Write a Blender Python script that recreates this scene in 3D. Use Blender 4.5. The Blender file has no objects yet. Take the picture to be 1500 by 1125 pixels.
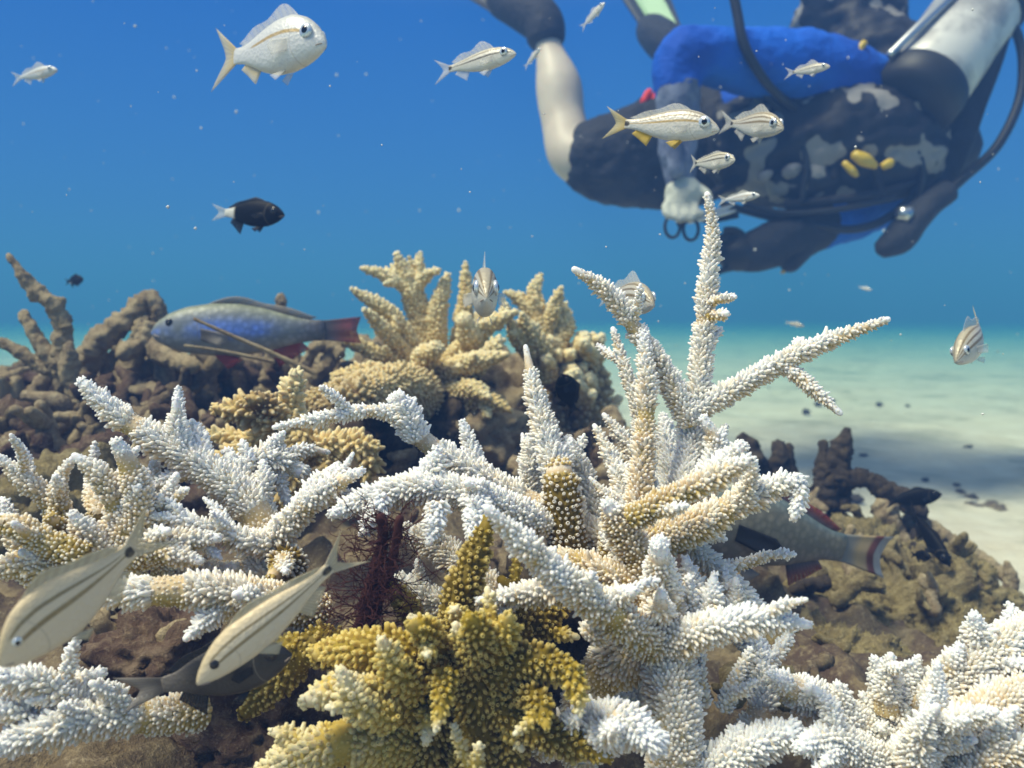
import bpy, bmesh, math, random
import numpy as np
from mathutils import Vector, Matrix, noise

random.seed(7); rng = np.random.default_rng(7)
sc = bpy.context.scene
COL = sc.collection

# ------------------------------------------------------------------ camera
F = 1177.0                                   # focal length in photo pixels (1500 wide)
CAM = np.array([0.0, 0.0, 0.45]); PITCH = math.radians(5.0)
FWD = np.array([0, math.cos(PITCH), -math.sin(PITCH)])
UPV = np.array([0, math.sin(PITCH), math.cos(PITCH)])
RGT = np.array([1.0, 0, 0])
cd = bpy.data.cameras.new('camera'); cam = bpy.data.objects.new('camera', cd); COL.objects.link(cam)
cam.location = CAM; cam.rotation_euler = (math.pi/2 - PITCH, 0, 0)
cd.lens = 36*F/1500; cd.sensor_width = 36; cd.clip_start = 0.01; cd.clip_end = 500
cd.dof.use_dof = True; cd.dof.focus_distance = 0.46; cd.dof.aperture_fstop = 9.0
sc.camera = cam

# ------------------------------------------------------------------ world, sun, exposure
SUN_EL, SUN_AZ = math.radians(60), math.radians(244)       # azimuth from +Y clockwise: from behind and left of the camera
w = bpy.data.worlds.new('World'); sc.world = w; w.use_nodes = True
nt = w.node_tree; nt.nodes.clear()
def N(nt, typ, **kw):
    n = nt.nodes.new(typ)
    for k, v in kw.items(): setattr(n, k, v)
    return n
out = N(nt, 'ShaderNodeOutputWorld'); bg = N(nt, 'ShaderNodeBackground')
sky = N(nt, 'ShaderNodeTexSky', sky_type='NISHITA', sun_disc=False, sun_elevation=SUN_EL, sun_rotation=SUN_AZ)
tc = N(nt, 'ShaderNodeTexCoord'); sep = N(nt, 'ShaderNodeSeparateXYZ')
nt.links.new(tc.outputs['Generated'], sep.inputs[0])
ramp = N(nt, 'ShaderNodeValToRGB')           # open water seen sideways, brightening towards the surface overhead
nt.links.new(sep.outputs['Z'], ramp.inputs[0])
cr = ramp.color_ramp
cr.elements[0].position = 0.0; cr.elements[0].color = (0.05, 0.215, 0.54, 1)
cr.elements[1].position = 1.0; cr.elements[1].color = (1.05, 0.86, 0.80, 1)
for p, c in ((0.12, (0.018, 0.15, 0.50)), (0.34, (0.0015, 0.105, 0.45)), (0.62, (0.30, 0.29, 0.40))):
    e = cr.elements.new(p); e.color = (*c, 1)
mul = N(nt, 'ShaderNodeMix', data_type='RGBA', blend_type='MIX')
mr = N(nt, 'ShaderNodeMapRange', interpolation_type='SMOOTHSTEP'); mr.inputs[1].default_value = 0.42; mr.inputs[2].default_value = 1.0; mr.inputs[4].default_value = 0.5
sc_sky = N(nt, 'ShaderNodeMix', data_type='RGBA', blend_type='MULTIPLY'); sc_sky.inputs[0].default_value = 1
sc_sky.inputs[7].default_value = (0.11, 0.11, 0.11, 1)
nt.links.new(sep.outputs['Z'], mr.inputs[0]); nt.links.new(mr.outputs[0], mul.inputs[0])
nt.links.new(sky.outputs[0], sc_sky.inputs[6])
nt.links.new(ramp.outputs[0], mul.inputs[6]); nt.links.new(sc_sky.outputs[2], mul.inputs[7])
nt.links.new(mul.outputs[2], bg.inputs[0]); bg.inputs[1].default_value = 1.0
nt.links.new(bg.outputs[0], out.inputs[0])

sd = bpy.data.lights.new('sun', 'SUN'); sun = bpy.data.objects.new('sun', sd); COL.objects.link(sun)
sd.energy = 5.0; sd.angle = math.radians(18.0); sd.color = (1.0, 0.77, 0.63)
sdir = Vector((math.sin(SUN_AZ)*math.cos(SUN_EL), math.cos(SUN_AZ)*math.cos(SUN_EL), math.sin(SUN_EL)))
sun.rotation_euler = sdir.to_track_quat('Z', 'Y').to_euler()
sc.view_settings.view_transform = 'Standard'; sc.view_settings.look = 'None'
sc.view_settings.exposure = 0.38; sc.view_settings.gamma = 1.0; sc.view_settings.use_curve_mapping = False
cy = sc.cycles
cy.use_denoising = True; cy.max_bounces = 6; cy.diffuse_bounces = 3; cy.glossy_bounces = 2; cy.transmission_bounces = 3
cy.volume_bounces = 0; cy.transparent_max_bounces = 6; cy.caustics_reflective = False; cy.caustics_refractive = False
cy.sample_clamp_indirect = 4.0

# ------------------------------------------------------------------ helpers
def P(x, y, d):
    return CAM + RGT*((x-750)/F*d) + UPV*(-(y-562.5)/F*d) + FWD*d
def tag(o, label=None, cat=None, group=None, kind=None):
    if label: o['label'] = label
    if cat: o['category'] = cat
    if group: o['group'] = group
    if kind: o['kind'] = kind
    return o
def empty(name, loc):
    o = bpy.data.objects.new(name, None); COL.objects.link(o); o.location = Vector([float(v) for v in loc]); o.empty_display_size = .02
    return o
def link(name, me, mat=None, parent=None):
    o = bpy.data.objects.new(name, me); COL.objects.link(o)
    if mat: 
        if not me.materials: me.materials.append(mat)
    if parent:
        o.parent = parent
    return o
def mesh_np(name, V, faces, smooth=True, attrs=None):
    """V (n,3); faces: list of int arrays (k, m) with constant m each"""
    me = bpy.data.meshes.new(name)
    V = np.ascontiguousarray(V, dtype=np.float32)
    me.vertices.add(len(V)); me.vertices.foreach_set('co', V.ravel())
    loops = np.concatenate([np.asarray(f, dtype=np.int32).ravel() for f in faces])
    tot = np.concatenate([np.full(len(f), np.asarray(f).shape[1], dtype=np.int32) for f in faces])
    st = np.concatenate([[0], np.cumsum(tot)[:-1]]).astype(np.int32)
    me.loops.add(len(loops)); me.loops.foreach_set('vertex_index', loops)
    me.polygons.add(len(tot)); me.polygons.foreach_set('loop_start', st); me.polygons.foreach_set('loop_total', tot)
    me.polygons.foreach_set('use_smooth', np.full(len(tot), smooth, dtype=bool))
    me.update(calc_edges=True)
    for k, a in (attrs or {}).items():
        at = me.attributes.new(k, 'FLOAT', 'POINT'); at.data.foreach_set('value', np.ascontiguousarray(a, dtype=np.float32))
    return me
def fb(p, oct=4, s=1.0):
    return noise.fractal(Vector(p)*s, 0.6, 2.1, oct)

# ------------------------------------------------------------------ node helper for materials
class NB:
    def __init__(s, name):
        s.m = bpy.data.materials.new(name); s.m.use_nodes = True; s.t = s.m.node_tree; s.t.nodes.clear()
        s.o = N(s.t, 'ShaderNodeOutputMaterial'); s.b = N(s.t, 'ShaderNodeBsdfPrincipled'); s.t.links.new(s.b.outputs[0], s.o.inputs[0])
    def lk(s, a, b): s.t.links.new(a, b)
    def put(s, sock, v):
        if isinstance(v, bpy.types.NodeSocket): s.lk(v, sock)
        elif isinstance(v, (tuple, list)): sock.default_value = (*v, 1) if len(v) == 3 and len(sock.default_value) == 4 else v
        else: sock.default_value = v
    def attr(s, n): return N(s.t, 'ShaderNodeAttribute', attribute_name=n).outputs['Fac']
    def math(s, op, a, b=0.0, c=None, clamp=False):
        n = N(s.t, 'ShaderNodeMath', operation=op, use_clamp=clamp); s.put(n.inputs[0], a); s.put(n.inputs[1], b)
        if c is not None: s.put(n.inputs[2], c)
        return n.outputs[0]
    def mr(s, v, a, b, c=0.0, d=1.0, smooth=True):
        n = N(s.t, 'ShaderNodeMapRange', interpolation_type='SMOOTHSTEP' if smooth else 'LINEAR')
        for i, x in enumerate((v, a, b, c, d)): s.put(n.inputs[i], x)
        return n.outputs[0]
    def mix(s, f, a, b, mode='MIX'):
        n = N(s.t, 'ShaderNodeMix', data_type='RGBA', blend_type=mode); s.put(n.inputs[0], f); s.put(n.inputs[6], a); s.put(n.inputs[7], b)
        return n.outputs[2]
    def ramp(s, v, stops):
        n = N(s.t, 'ShaderNodeValToRGB'); s.put(n.inputs[0], v); c = n.color_ramp
        c.elements[0].position = stops[0][0]; c.elements[0].color = (*stops[0][1], 1)
        c.elements[1].position = stops[-1][0]; c.elements[1].color = (*stops[-1][1], 1)
        for p, col in stops[1:-1]: c.elements.new(p).color = (*col, 1)
        return n.outputs[0]
    def coord(s, which='Object'):
        return N(s.t, 'ShaderNodeTexCoord').outputs[which]
    def noise(s, scale, detail=3, rough=.55, co=None, w=0.0):
        n = N(s.t, 'ShaderNodeTexNoise'); n.inputs['Scale'].default_value = scale; n.inputs['Detail'].default_value = detail; n.inputs['Roughness'].default_value = rough
        if co is None:
            g = N(s.t, 'ShaderNodeNewGeometry'); co = g.outputs['Position']
        s.lk(co, n.inputs['Vector']); return n.outputs['Fac']
    def voro(s, scale, co=None, feat='F1'):
        n = N(s.t, 'ShaderNodeTexVoronoi', feature=feat); n.inputs['Scale'].default_value = scale
        if co is None: co = N(s.t, 'ShaderNodeNewGeometry').outputs['Position']
        s.lk(co, n.inputs['Vector']); return n.outputs['Distance']
    def bump(s, h, strength, dist):
        n = N(s.t, 'ShaderNodeBump'); n.inputs['Strength'].default_value = strength; n.inputs['Distance'].default_value = dist
        s.lk(h, n.inputs['Height']); s.lk(n.outputs[0], s.b.inputs['Normal'])
    def fin(s, col, rough=.6, spec=.3, **kw):
        s.put(s.b.inputs['Base Color'], col); s.put(s.b.inputs['Roughness'], rough); s.put(s.b.inputs['Specular IOR Level'], spec)
        for k, v in kw.items(): s.put(s.b.inputs[k.replace('_', ' ')], v)
        return s.m

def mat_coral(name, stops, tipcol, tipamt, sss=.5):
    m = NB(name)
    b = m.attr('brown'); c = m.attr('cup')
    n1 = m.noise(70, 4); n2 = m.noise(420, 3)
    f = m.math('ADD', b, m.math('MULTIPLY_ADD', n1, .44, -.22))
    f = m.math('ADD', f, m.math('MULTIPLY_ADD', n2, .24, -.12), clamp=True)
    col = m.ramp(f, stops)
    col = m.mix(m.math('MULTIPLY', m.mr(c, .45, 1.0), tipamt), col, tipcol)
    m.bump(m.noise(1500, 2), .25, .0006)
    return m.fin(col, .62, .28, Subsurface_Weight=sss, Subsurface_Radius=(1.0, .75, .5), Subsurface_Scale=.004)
WHITE = (.86, .87, .87)
M = {}
M['white_coral'] = mat_coral('white_coral', [(0, WHITE), (.20, (.82, .78, .69)), (.42, (.72, .57, .38)), (.68, (.50, .37, .11)), (1, (.17, .115, .010))], (.90, .91, .91), .6)
M['ochre_coral'] = mat_coral('ochre_coral', [(0, (.82, .74, .52)), (.30, (.60, .45, .12)), (.60, (.34, .24, .016)), (1, (.16, .112, .006))], (.72, .58, .22), .50)
M['cream_coral'] = mat_coral('cream_coral', [(0, (.82, .70, .43)), (.35, (.66, .50, .22)), (.7, (.38, .27, .11)), (1, (.17, .11, .06))], (.82, .73, .50), .5)

# ------------------------------------------------------------------ branch builder (staghorn)
def catmull(A, step):
    A = np.asarray(A, float)
    if len(A) == 2: A = np.vstack([A[0], (A[0]+A[1])/2, A[1]])
    E = np.vstack([2*A[0]-A[1], A, 2*A[-1]-A[-2]])
    outp = []
    for i in range(len(A)-1):
        p0, p1, p2, p3 = E[i:i+4]
        L = np.linalg.norm(p2[:3]-p1[:3]); n = max(2, int(math.ceil(L/step)))
        t = (np.arange(n)/n)[:, None]
        outp.append(.5*((2*p1)+(-p0+p2)*t+(2*p0-5*p1+4*p2-p3)*t**2+(-p0+3*p1-3*p2+p3)*t**3))
    outp.append(A[-1:])
    return np.vstack(outp)
def frames(X):
    T = np.gradient(X, axis=0); T /= np.linalg.norm(T, axis=1)[:, None]+1e-12
    u = np.cross(T[0], [0.13, .21, .97]); u /= np.linalg.norm(u)+1e-9
    U = np.zeros_like(X); 
    for i in range(len(X)):
        u = u-T[i]*np.dot(u, T[i]); u /= np.linalg.norm(u)+1e-12; U[i] = u
    return T, U, np.cross(T, U)
def tube_arrays(C, seg=12, rough=0.0, seed=0, tipround=True, flat=1.0):
    """C (n, 4+): xyz, r, extra...; returns V, quads, tris, ringindex"""
    X, R = C[:, :3], C[:, 3]
    T, U, W = frames(X)
    a = np.arange(seg)/seg*2*np.pi
    ca, sa = np.cos(a), np.sin(a)
    rr = np.repeat(R[:, None], seg, 1)
    if rough:
        g = np.random.default_rng(seed)
        k = g.normal(size=(len(X), seg)); k = (k+np.roll(k, 1, 1)+np.roll(k, -1, 1))/3
        k[1:-1] = (k[:-2]+2*k[1:-1]+k[2:])/4
        rr = rr*(1+rough*k)
    V = X[:, None, :]+rr[:, :, None]*(ca[None, :, None]*U[:, None, :]+flat*sa[None, :, None]*W[:, None, :])
    ringi = np.repeat(np.arange(len(X)), seg)
    V = V.reshape(-1, 3)
    extra, ei = [], []
    last = len(X)-1
    caps = []
    n = len(V)
    # rounded end and start
    rows = [np.arange(last*seg, last*seg+seg)]
    if tipround:
        for q in (.45, .8):
            c = X[last]+T[last]*R[last]*math.sin(q*math.pi/2); r2 = R[last]*math.cos(q*math.pi/2)
            extra.append(c+r2*(ca[:, None]*U[last]+flat*sa[:, None]*W[last])); ei += [last]*seg
            rows.append(np.arange(n, n+seg)); n += seg
    extra.append((X[last]+T[last]*R[last]*(1 if tipround else 0))[None]); ei.append(last); tip = n; n += 1
    extra.append((X[0]-T[0]*R[0]*.5)[None]); ei.append(0); base = n; n += 1
    V = np.vstack([V]+extra); ringi = np.concatenate([ringi, np.array(ei, int)])
    Q = []
    j = np.arange(seg); j2 = (j+1) % seg
    i = np.arange(last)[:, None]*seg
    Q.append(np.stack([i+j, i+j2, i+seg+j2, i+seg+j], -1).reshape(-1, 4))
    for r0, r1 in zip(rows[:-1], rows[1:]):
        Q.append(np.stack([r0[j], r0[j2], r1[j2], r1[j]], -1))
    tris = np.vstack([np.stack([rows[-1][j], rows[-1][j2], np.full(seg, tip)], -1), np.stack([j2, j, np.full(seg, base)], -1)])
    return V, np.vstack(Q), tris, ringi, (T, U, W)
WS = .88     # share of the drawn width that the stem fills; the cups make up the rest
# corallite template: hexagonal tube leaning to the branch tip with a sunken cup
def cup_template(seg=6):
    rings = [(-.22, 1.75, 0.0), (.40, .98, .0), (.96, .46, .10)]
    V, H = [], []
    for h, r, b in rings:
        for k in range(seg):
            a = 2*math.pi*k/seg
            V.append((r*math.cos(a), r*math.sin(a), h, b)); H.append(max(h, 0))
    V.append((0, 0, .93, .2)); H.append(.8)
    Fq = []
    for i in range(2):
        for k in range(seg):
            Fq.append((i*seg+k, i*seg+(k+1) % seg, (i+1)*seg+(k+1) % seg, (i+1)*seg+k))
    Ft = [(2*seg+k, 2*seg+(k+1) % seg, 3*seg) for k in range(seg)]
    return np.array(V), np.array(H), np.array(Fq), np.array(Ft)
CUP_SOLID = cup_template()
def cup_open(seg=7):
    rings = [(-.22, 1.6, 0, 0), (.45, 1.02, 0, .5), (.97, .74, .08, 1.0), (.98, .44, .08, 1.0), (.55, .30, .04, -.3)]
    V, H = [], []
    for h, r, b, c in rings:
        for k in range(seg):
            a = 2*math.pi*k/seg; V.append((r*math.cos(a), r*math.sin(a), h, b)); H.append(c)
    Fq = [(i*seg+k, i*seg+(k+1) % seg, (i+1)*seg+(k+1) % seg, (i+1)*seg+k) for i in range(4) for k in range(seg)]
    V.append((0, 0, .5, .04)); H.append(-.3)
    return np.array(V), np.array(H), np.array(Fq), np.array([(4*seg+k, 4*seg+(k+1) % seg, 5*seg) for k in range(seg)])
CUP_OPEN = cup_open()
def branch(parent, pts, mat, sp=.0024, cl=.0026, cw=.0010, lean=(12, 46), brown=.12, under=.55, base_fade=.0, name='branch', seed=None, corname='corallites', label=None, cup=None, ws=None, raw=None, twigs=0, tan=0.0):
    """pts: (px, py, depth, width px[, brown]); first point is the base, the last the tip"""
    CV, CH, CFQ, CFT = cup or CUP_SOLID
    seed = seed if seed is not None else random.randrange(10**6)
    g = np.random.default_rng(seed)
    A = []
    for p in pts or []:
        X = P(*p[:3]); A.append([*X, p[3]*(ws or WS)*.5*p[2]/F, p[4] if len(p) > 4 else brown])
    org = np.array(parent.location)
    A = np.array(A if raw is None else raw)
    if raw is None: A[:, :3] -= org; A[:-1, 4] += tan
    # a little waviness in the growth
    C = catmull(A, max(.0022, A[:, 3].mean()*.28))
    C[:, 3] = np.maximum(C[:, 3], .001)
    V, Q, Tt, ri, (T, U, W) = tube_arrays(C, 12, .035, seed)
    X, R, B = C[:, :3], C[:, 3], C[:, 4]
    L = np.concatenate([[0], np.cumsum(np.linalg.norm(np.diff(X, axis=0), axis=1))])
    # radial corallites
    pos = []
    s = sp*.3
    k = 0
    while s < L[-1]-R[-1]*.2:
        r = np.interp(s, L, R); n = max(5, int(round(2*math.pi*r/(sp*1.05))))
        for q in range(n):
            pos.append((s+g.normal()*sp*.16, (q+.5*(k % 2)+g.normal()*.13)/n*2*math.pi))
        s += sp*.92; k += 1
    dome = R[-1] > .0021; lat = []
    if dome:
        lat = [0.0]*len(pos)
        for q in range(1, int(R[-1]*1.57/(sp*.8))+1):
            th = q*sp*.8/R[-1]
            if th > 1.45: break
            n = max(3, int(round(2*math.pi*R[-1]*math.cos(th)/(sp*1.0))))
            for z in range(n): pos.append((L[-1], (z+g.normal()*.13)/n*2*math.pi)); lat.append(th)
    lat = np.array(lat if dome else [0.0]*len(pos))
    pos = np.array(pos); ss = np.clip(pos[:, 0], 0, L[-1]); aa = pos[:, 1]
    idx = np.clip(np.searchsorted(L, ss), 1, len(L)-1); f = ((ss-L[idx-1])/(L[idx]-L[idx-1]+1e-9))[:, None]
    lerp = lambda Y: Y[idx-1]*(1-f)+Y[idx]*f
    x, t, u, wv = lerp(X), lerp(T), lerp(U), lerp(W); r = lerp(R[:, None]); bb = lerp(B[:, None])[:, 0]
    rad = np.cos(aa)[:, None]*u+np.sin(aa)[:, None]*wv
    tt = t; x = x+t*(np.sin(lat)[:, None]*r); bx_ = rad*np.cos(lat)[:, None]
    rad = rad*np.cos(lat)[:, None]+t*np.sin(lat)[:, None]; t = t*np.cos(lat)[:, None]-bx_/(np.cos(lat)[:, None]+1e-9)*np.sin(lat)[:, None]
    le = np.radians(g.uniform(*lean, size=len(aa)))[:, None]
    dirv = rad*np.cos(le)+t*np.sin(le)
    side = np.cross(t, rad); up = np.cross(dirv, side)
    fr = (ss/L[-1])
    size = np.exp(g.normal(size=len(aa))*.22)*np.clip(1.25-.55*np.maximum(fr-.75, 0)*4, .5, 1.3)*np.clip(.72+.4*fr, .7, 1.0)
    size *= np.clip(np.minimum(r[:, 0]/.0045, 1), .55, 1)
    nz = np.array([noise.noise(Vector(p_)*75) for p_ in x+org]); n2_ = np.array([noise.noise(Vector(p_)*210+Vector((7, 3, 1))) for p_ in x+org])
    size = size*(1+.38*n2_)*np.clip(1-(nz-.38)*5, .25, 1); bb = bb+.9*np.clip(nz-.36, 0, .3)
    ln = cl*size; wd = cw*np.sqrt(size)*g.uniform(.85, 1.15, len(aa))
    n = len(aa)
    Vc = (x+(rad-tt*np.sin(lat)[:, None])*r*.97)[:, None, :] + side[:, None, :]*(CV[None, :, 0:1]*wd[:, None, None]) + up[:, None, :]*(CV[None, :, 1:2]*wd[:, None, None]) \
        + dirv[:, None, :]*(CV[None, :, 2:3]*ln[:, None, None]) + rad[:, None, :]*(CV[None, :, 3:4]*ln[:, None, None])
    nv = len(CV); off = (np.arange(n)*nv)[:, None, None]
    # colour: upper sides bleached white; undersides keep some tan, with beige shade painted in
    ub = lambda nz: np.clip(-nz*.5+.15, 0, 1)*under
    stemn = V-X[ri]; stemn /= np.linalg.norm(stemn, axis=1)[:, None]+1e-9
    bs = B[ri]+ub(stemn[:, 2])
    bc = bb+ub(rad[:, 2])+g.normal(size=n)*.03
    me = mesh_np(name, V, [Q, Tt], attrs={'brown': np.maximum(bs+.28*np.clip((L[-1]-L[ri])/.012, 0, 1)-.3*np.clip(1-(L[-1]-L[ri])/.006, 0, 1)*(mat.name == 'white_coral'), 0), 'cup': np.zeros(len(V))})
    o = link(name, me, mat, parent)
    if label: o['label'] = label
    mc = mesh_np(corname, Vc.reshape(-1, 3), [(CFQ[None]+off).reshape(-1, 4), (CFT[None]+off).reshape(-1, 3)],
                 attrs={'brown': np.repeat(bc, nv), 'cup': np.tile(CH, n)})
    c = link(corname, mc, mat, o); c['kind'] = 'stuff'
    for q in range(twigs if L[-1] > .045 else min(twigs, 1) if L[-1] > .03 else 0):       # short side twigs
        k = int(len(X)*g.uniform(.22, .80)); an = g.uniform(0, 6.28)
        rd = math.cos(an)*U[k]+math.sin(an)*W[k]; rd = rd+np.array([0, .12, .55]); rd -= T[k]*np.dot(rd, T[k]); rd /= np.linalg.norm(rd)
        d0 = rd*.8+T[k]*g.uniform(.45, .9); d0 /= np.linalg.norm(d0); ln_ = g.uniform(.010, .024); r0 = min(max(R[k]*.62, .0026), .0055); d1 = d0+T[k]*.4+g.normal(size=3)*.22; d1 /= np.linalg.norm(d1)
        p0 = X[k]+rd*R[k]*.35; p1 = p0+d0*ln_*.55; p2 = p1+d1*ln_*.6
        branch(parent, None, mat, sp, cl, cw, lean, brown, under, base_fade, name, int(g.integers(10**6)), corname, None, cup, ws, np.array([[*p0, r0, B[k]*.8], [*p1, r0*.84, B[k]*.4], [*p2, r0*.42, 0.0]]))
    return o
def colony(name, root, label, cat, branches, mat, group=None, **kw):
    e = empty(name, P(*root)); tag(e, label, cat, group)
    for i, b in enumerate(branches):
        k2 = dict(kw)
        if isinstance(b, tuple): b, ex = b; k2.update(ex)
        branch(e, b, mat, seed=hash_i(name, i), **k2)
    return e
def hash_i(name, i): return (sum(ord(c)*(j+3) for j, c in enumerate(name))*131+i*977) % 1000003

#STRUCTURE
# ------------------------------------------------------------------ sea floor, reef rock
def terrain_ctrl():
    pts = [(750,1125,.47),(300,1040,.46),(100,1000,.48),(520,1080,.45),(1000,1100,.47),(1250,1120,.46),(1480,1120,.48),(-100,1050,.48),
           (250,930,.56),(60,900,.60),(420,900,.58),(650,900,.60),(900,960,.58),(1120,960,.66),(1300,960,.74),(1480,980,.72),
           (1200,860,.86),(1330,815,.93),(1430,870,.98),(1250,760,1.08),(1160,730,1.12),
           (40,640,.92),(150,650,.86),(300,680,.84),(420,640,.9),(60,575,1.04),(200,545,1.10),(330,560,1.10),(450,575,1.12),
           (620,660,.90),(760,670,.88),(880,690,.86),(700,610,1.06),(850,620,1.05),(780,760,.72),(560,760,.72),(330,800,.68),(130,770,.70),(1000,760,.85),
           (560,590,1.18),(-150,600,1.0),(-200,800,.75)]
    A = np.array([P(*p) for p in pts])
    # the ridge falls to the sand behind and on the right
    low = [(-.2,1.75,-.06),(-.8,1.9,-.06),(.3,1.55,-.06),(.62,1.5,-.07),(.75,1.2,-.07),(.8,.8,-.02),(.1,1.9,-.08),(-1.5,1.8,-.06),(-1.6,.9,.0),(1.0,.5,.0),(.98,1.0,-.08),(.5,1.36,-.08),(.64,1.28,-.08),(.55,1.6,-.08),(.85,1.35,-.08),(.4,1.4,-.06),(1.05,1.3,-.08),(.75,1.05,-.04),(0,.1,-.05),(.7,.1,-.05),(-.7,.1,-.05)]
    return np.vstack([A, np.array(low)])
TC = terrain_ctrl()
def terr_z(x, y):
    d2 = (x[..., None]-TC[:, 0])**2+(y[..., None]-TC[:, 1])**2
    w_ = 1/(d2+.0016)**1.6
    return (w_*TC[:, 2]).sum(-1)/w_.sum(-1)
def make_reef():
    nx, ny = 380, 330
    xs = np.linspace(-1.7, 1.15, nx); ys = np.linspace(.05, 2.05, ny)
    Xg, Yg = np.meshgrid(xs, ys); Z = terr_z(Xg, Yg)
    V = np.stack([Xg, Yg, Z], -1).reshape(-1, 3)
    for i in range(len(V)):
        p = V[i]
        a = noise.fractal((p[0]*5.5, p[1]*5.5, 1.3), .7, 2.0, 3)*.030
        b = noise.turbulence((p[0]*19, p[1]*19, 4.1), 3, False)*.026
        c = noise.fractal((p[0]*70, p[1]*70, 9.1), .8, 2.1, 3)*.006
        V[i, 2] += a+b-.02+c
        V[i, 0] += noise.noise((p[0]*24, p[1]*24, 20.))*.012; V[i, 1] += noise.noise((p[0]*24, p[1]*24, 30.))*.012
    i = np.arange(ny-1)[:, None]*nx; j = np.arange(nx-1)
    Q = np.stack([i+j, i+j+1, i+nx+j+1, i+nx+j], -1).reshape(-1, 4)
    return mesh_np('reef', V, [Q])
def mat_rock(name, c1, c2, c3, c4, sc1=9, bs=.8):
    m = NB(name)
    a = m.noise(sc1, 5, .65); b = m.noise(sc1*5, 5, .7); c = m.noise(sc1*26, 4, .7)
    col = m.mix(m.mr(a, .38, .62), c1, c2)
    col = m.mix(m.mr(b, .45, .68), col, c3)
    col = m.mix(m.math('MULTIPLY', m.mr(c, .5, .75), .7), col, c4)
    h = m.math('ADD', m.math('MULTIPLY', b, 1.2), m.math('MULTIPLY', c, .6)); h = m.math('ADD', h, m.math('MULTIPLY', m.noise(sc1*90, 3, .7), .3))
    m.bump(h, bs, .006)
    return m.fin(col, .92, .12)
M['reef'] = mat_rock('reef_rock', (.17, .13, .08), (.11, .075, .06), (.28, .22, .13), (.44, .37, .25))
M['turf'] = mat_rock('turf_algae_rock', (.34, .27, .13), (.22, .17, .09), (.45, .37, .20), (.56, .49, .31), 14, 1.0)
M['dead'] = mat_rock('dead_coral', (.46, .36, .22), (.27, .20, .13), (.56, .46, .29), (.66, .56, .38), 14, .9)
M['dark_dead'] = mat_rock('dark_dead_coral', (.045, .035, .03), (.07, .055, .045), (.12, .09, .06), (.16, .13, .09), 16, .8)
M['maroon'] = mat_rock('maroon_rock', (.16, .105, .075), (.10, .06, .05), (.26, .19, .13), (.38, .30, .21), 14, .9)
reef = link('reef', make_reef(), M['reef']); reef['kind'] = 'structure'

def make_sand():
    # polar sheet: fine near the camera, reaching the horizon
    rs = np.concatenate([np.linspace(.02, 6, 170), np.geomspace(6.1, 55, 40)]); na = 260
    a = np.linspace(0, 2*np.pi, na, endpoint=False)
    Rg, Ag = np.meshgrid(rs, a, indexing='ij')
    V = np.stack([Rg*np.sin(Ag), Rg*np.cos(Ag), 0*Rg], -1).reshape(-1, 3)
    for i in range(len(V)):
        x, y, _ = V[i]; r = math.hypot(x, y)
        V[i, 2] = noise.fractal((x*.55, y*.9, 3.3), .8, 2.0, 3)*.028*min(1, r/1.5)+noise.fractal((x*3.5, y*5.0, 7.7), .7, 2.0, 3)*.010*(1 if r < 6 else 0)
    nr = len(rs); i = np.arange(nr-1)[:, None]*na; j = np.arange(na); j2 = (j+1) % na
    Q = np.stack([i+j, i+na+j, i+na+j2, i+j2], -1).reshape(-1, 4)
    return mesh_np('sand', V, [Q])
m = NB('sand'); a = m.noise(2.2, 4, .6); b = m.noise(11, 5, .65); c = m.noise(160, 4, .7)
col = m.mix(m.mr(b, .35, .7), (.66, .57, .44), (.76, .68, .55))
col = m.mix(m.math('MULTIPLY', m.mr(a, .48, .68), .6), col, (.34, .33, .25))
col = m.mix(m.math('MULTIPLY', m.mr(m.noise(6.5, 3, .6), .56, .70), .5), col, (.30, .28, .20))
col = m.mix(m.math('MULTIPLY', m.mr(c, .58, .75), .6), col, (.40, .33, .25))
m.bump(m.math('ADD', b, m.math('MULTIPLY', c, .25)), .7, .02)
M['sand'] = m.fin(col, .95, .1)
sand = link('sand_seabed', make_sand(), M['sand']); sand['kind'] = 'structure'
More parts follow.
